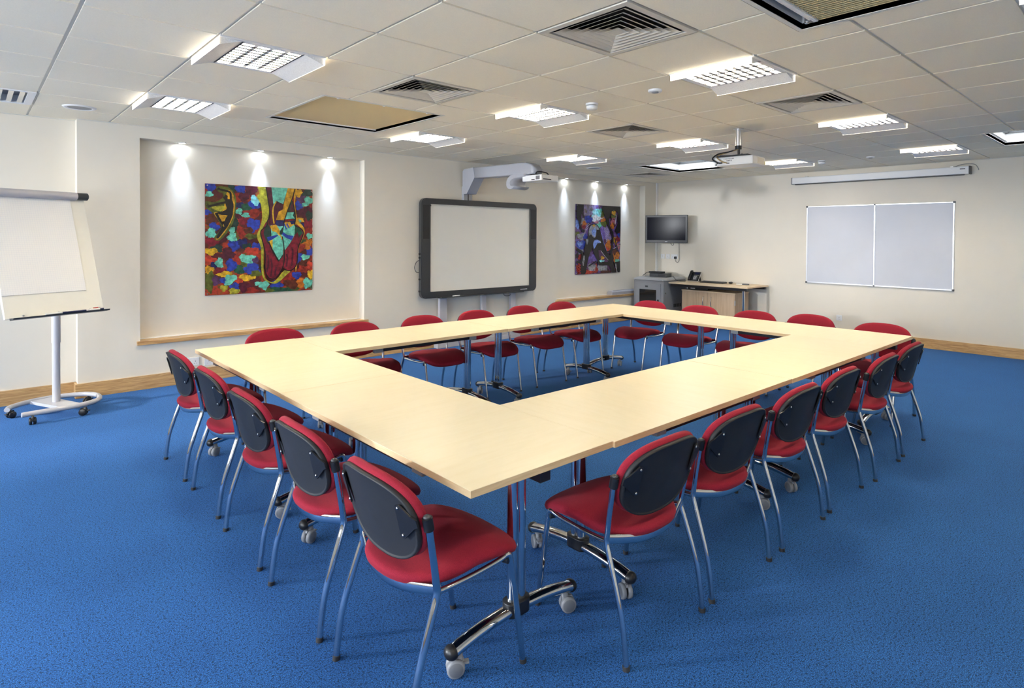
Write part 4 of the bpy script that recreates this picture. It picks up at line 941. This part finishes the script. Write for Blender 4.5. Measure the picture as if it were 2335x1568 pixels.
A.poly([(850, 825), (905, 800), (905, 930), (870, 880)], 'yellow')
A.poly([(870, 620), (950, 600), (1010, 700), (990, 750), (950, 700), (900, 690)], 'gold'); A.poly([(1060, 570), (1180, 560), (1190, 600), (1110, 650), (1070, 610)], 'gold')
A.poly([(945, 545), (1060, 548), (1055, 620), (990, 625), (940, 600)], 'navy'); A.poly([(1060, 545), (1195, 545), (1190, 590), (1150, 600), (1130, 560)], 'navy')
A.poly([(1060, 545), (1130, 525), (1180, 530), (1190, 545), (1100, 555)], 'red')
A.poly([(832, 770), (930, 745), (980, 740), (960, 760), (890, 805), (845, 822)], 'blue'); A.poly([(1040, 700), (1100, 740), (1180, 750), (1150, 810), (1070, 770), (1025, 730)], 'blue')
A.poly([(1000, 690), (1030, 640), (1050, 640), (1040, 700), (1020, 740), (990, 730)], 'dgreen'); A.line([(985, 725), (1015, 760), (1025, 800)], .014, 'gold')
for q in ([(1055, 590), (1085, 665)], [(1090, 590), (1120, 645)]): A.line(q, .014, 'blue', 0)
A.poly([(905, 930), (985, 1070), (1045, 985), (1040, 1010), (985, 1092), (970, 1085), (895, 950), (850, 830), (860, 825)], 'dgreen', 0)
for q in ([(830, 1230), (850, 1100), (840, 1000)], [(880, 1290), (895, 1150), (880, 1050)], [(930, 1270), (950, 1160)], [(1080, 1160), (1095, 1050), (1085, 990)], [(1150, 1150), (1165, 1000), (1160, 920)]): A.line(q, .018, 'maroon')
for q in ([(820, 100), (850, 300), (872, 470), (835, 560), (832, 620), (765, 670), (750, 730), (785, 870), (808, 1000), (805, 1190), (840, 1290), (900, 1320), (960, 1290), (1035, 1160), (1058, 1000), (1045, 850), (1030, 760)], [(1200, 122), (1160, 260), (1095, 430), (1055, 560), (1045, 640)], [(1165, 290), (1190, 400), (1205, 520), (1195, 610), (1270, 650), (1306, 705), (1285, 780), (1235, 920), (1220, 1100), (1180, 1180), (1110, 1210), (1040, 1180)], [(980, 1085), (900, 950), (855, 830)]): A.line(q, .011, 'black')
t = thing('painting', 'large square painting of red ballet shoes and a leaping dancer in the first niche', 'painting', (.855, YA-.012, .884))
o = A.b.build('canvas', t)
for x in (-W1/2+.02, 0.03, W1/2-.02):
    for z in (.02, H1-.02):
        if x == .03 and z < .1: continue
        MB().cyl((x, -.022, z), (x, -.004, z), .006, 'steel', seg=10).build('fixing_screw', t)
# --- smaller dark painting of a crouching figure with a stick
W2, H2 = 1.222, 1.226
A = Art(W2, H2, hom([(98, 112), (930, 158), (935, 1395), (95, 1443)]))
A.base(swirl('dark_painted_ground', ['black', 'black', 'purple', 'violet', 'brown', 'black'], 6)); random.seed(5)
for x, y, rx, ry, m in [(130, 480, 60, 90, 'ltblue'), (200, 880, 90, 90, 'blue'), (180, 860, 50, 50, 'ltblue'), (130, 670, 50, 40, 'olive'), (200, 720, 70, 60, 'grey'), (190, 1000, 60, 45, 'grey'), (340, 400, 80, 70, 'blue'), (240, 440, 45, 60, 'grey'), (260, 480, 40, 50, 'orange'), (250, 540, 40, 35, 'crimson'), (280, 720, 40, 50, 'blue'), (500, 290, 110, 80, 'sky'), (560, 240, 50, 40, 'teal'), (480, 380, 80, 60, 'white'), (540, 500, 60, 60, 'teal'), (610, 400, 45, 50, 'orange'), (630, 480, 60, 50, 'olive'), (600, 300, 30, 60, 'olive'), (490, 450, 40, 30, 'pink'), (640, 640, 90, 110, 'violet'), (700, 740, 60, 60, 'violet'), (660, 820, 50, 50, 'purple'), (710, 880, 50, 100, 'orange'), (690, 960, 40, 40, 'ltred'), (860, 1080, 60, 120, 'orange'), (830, 1000, 40, 60, 'brown'), (880, 1180, 40, 40, 'teal'), (850, 790, 40, 70, 'gold'), (890, 760, 40, 60, 'crimson'), (915, 640, 20, 60, 'red'), (905, 690, 25, 40, 'blue'), (900, 900, 35, 60, 'pink'), (430, 1130, 90, 70, 'violet'), (590, 1120, 50, 50, 'orange'), (550, 1030, 40, 60, 'violet'), (600, 1170, 60, 40, 'ltblue'), (190, 1110, 50, 50, 'red'), (150, 1330, 40, 90, 'red'), (340, 1390, 90, 40, 'ltred'), (480, 1330, 40, 90, 'red'), (640, 1380, 80, 35, 'brown'), (400, 1290, 80, 60, 'grey'), (590, 1310, 90, 50, 'grey'), (730, 1300, 40, 50, 'purple')]: A.blob(x, y, rx, ry, m)
for k in range(13):      # hatched white strokes
    x = 255+k*17; A.line([(x, 135), (x+random.uniform(-4, 4), 330)], .006, 'white', 0)
for k in range(14): A.line([(400+k*14, 350+k*3), (470+k*14, 460-k*9)], .005, 'white', 0)
for k in range(9): A.line([(310+k*4-k*12, 470+k*24), (360-k*13, 500+k*24)], .006, 'white', 0)
for k in range(16): A.line([(620+k*3, 560+k*17), (690+k*5, 535+k*15)], .004, 'white', 0)
for k in range(9): A.line([(340+k*14, 1290+random.uniform(-10, 5)), (345+k*14, 1370)], .006, 'white', 0)
for k in range(11): A.line([(520+k*16, 1260), (524+k*16, 1370)], .006, 'white', 0)
A.poly([(98, 115), (240, 125), (235, 240), (190, 300), (200, 420), (170, 500), (220, 590), (260, 620), (230, 650), (170, 560), (140, 430), (105, 380)], 'black', 0)
A.poly([(590, 145), (928, 160), (930, 1000), (920, 620), (860, 680), (830, 600), (870, 480), (880, 300), (850, 240), (790, 220), (740, 290), (710, 400), (720, 520), (790, 640), (760, 660), (690, 520), (620, 300), (570, 190)], 'black', 0)
A.blob(800, 310, 50, 75, 'olive', jag=.05); A.blob(800, 280, 40, 40, 'gold'); A.blob(790, 440, 45, 70, 'pink', jag=.06); A.blob(775, 520, 35, 60, 'orange', jag=.06)
A.line([(835, 300), (845, 360), (835, 430), (825, 490)], .018, 'white'); A.line([(745, 290), (790, 320), (845, 350)], .01, 'black'); A.line([(780, 395), (820, 400)], .012, 'black', 0); A.line([(790, 490), (825, 485)], .012, 'black', 0)
A.poly([(370, 500), (430, 480), (490, 500), (540, 580), (580, 740), (620, 860), (680, 1010), (760, 1120), (850, 1400), (770, 1400), (720, 1270), (540, 1265), (500, 1180), (430, 1030), (400, 930), (330, 1130), (300, 1300), (270, 1430), (185, 1430), (190, 1270), (240, 1100), (260, 900), (310, 740), (325, 600)], 'black', 3)
A.poly([(380, 510), (470, 500), (530, 590), (480, 600), (465, 720), (420, 740), (380, 680), (340, 700), (335, 600)], 'grey', 3); A.blob(430, 640, 40, 70, 'ltblue'); A.blob(425, 515, 25, 20, 'gold')
A.poly([(430, 950), (415, 850), (450, 785), (510, 785), (560, 840), (500, 850), (450, 930)], 'ltblue', 3); A.line([(540, 800), (560, 835)], .014, 'white', 0)
A.poly([(515, 980), (560, 975), (600, 1050), (690, 1150), (700, 1200), (560, 1190), (530, 1100)], 'purple', 0); A.blob(590, 1120, 35, 35, 'gold'); A.blob(580, 1180, 50, 20, 'sky')
A.blob(300, 810, 25, 50, 'grey'); A.blob(230, 1160, 30, 90, 'grey')
A.line([(780, 640), (785, 800), (760, 950), (750, 1150)], .045, 'black'); A.line([(560, 985), (640, 1090), (705, 1165)], .008, 'white')
A.line([(670, 1010), (800, 960), (930, 860)], .02, 'black'); A.line([(800, 950), (925, 870)], .006, 'white'); A.line([(330, 1280), (480, 1180)], .022, 'black'); A.line([(820, 750), (870, 930), (915, 1050)], .02, 'black')
A.poly([(800, 1210), (925, 1180), (930, 1390), (870, 1400), (840, 1290)], 'black'); A.line([(845, 1230), (850, 1300), (872, 1400)], .016, 'white'); A.line([(575, 650), (600, 790), (670, 990)], .010, 'ltblue')
A.line([(110, 960), (160, 990), (215, 1040), (190, 1200), (100, 1200)], .05, 'black')
for k in range(8): A.line([(135+(k % 2)*22, 1235+k*24), (165+(k % 2)*20, 1240+k*24)], .02, 'ltred', 0)
t = thing('painting', 'smaller dark painting of a crouching figure holding a stick, in the second niche', 'painting', (6.715, YA-.012, .888))
A.b.build('canvas', t)
for x in (-W2/2+.02, 0, W2/2-.02):
    for z in (.02, H2-.02):
        if x == 0 and z < .1: continue
        MB().cyl((x, -.022, z), (x, -.004, z), .006, 'steel', seg=10).build('fixing_screw', t)
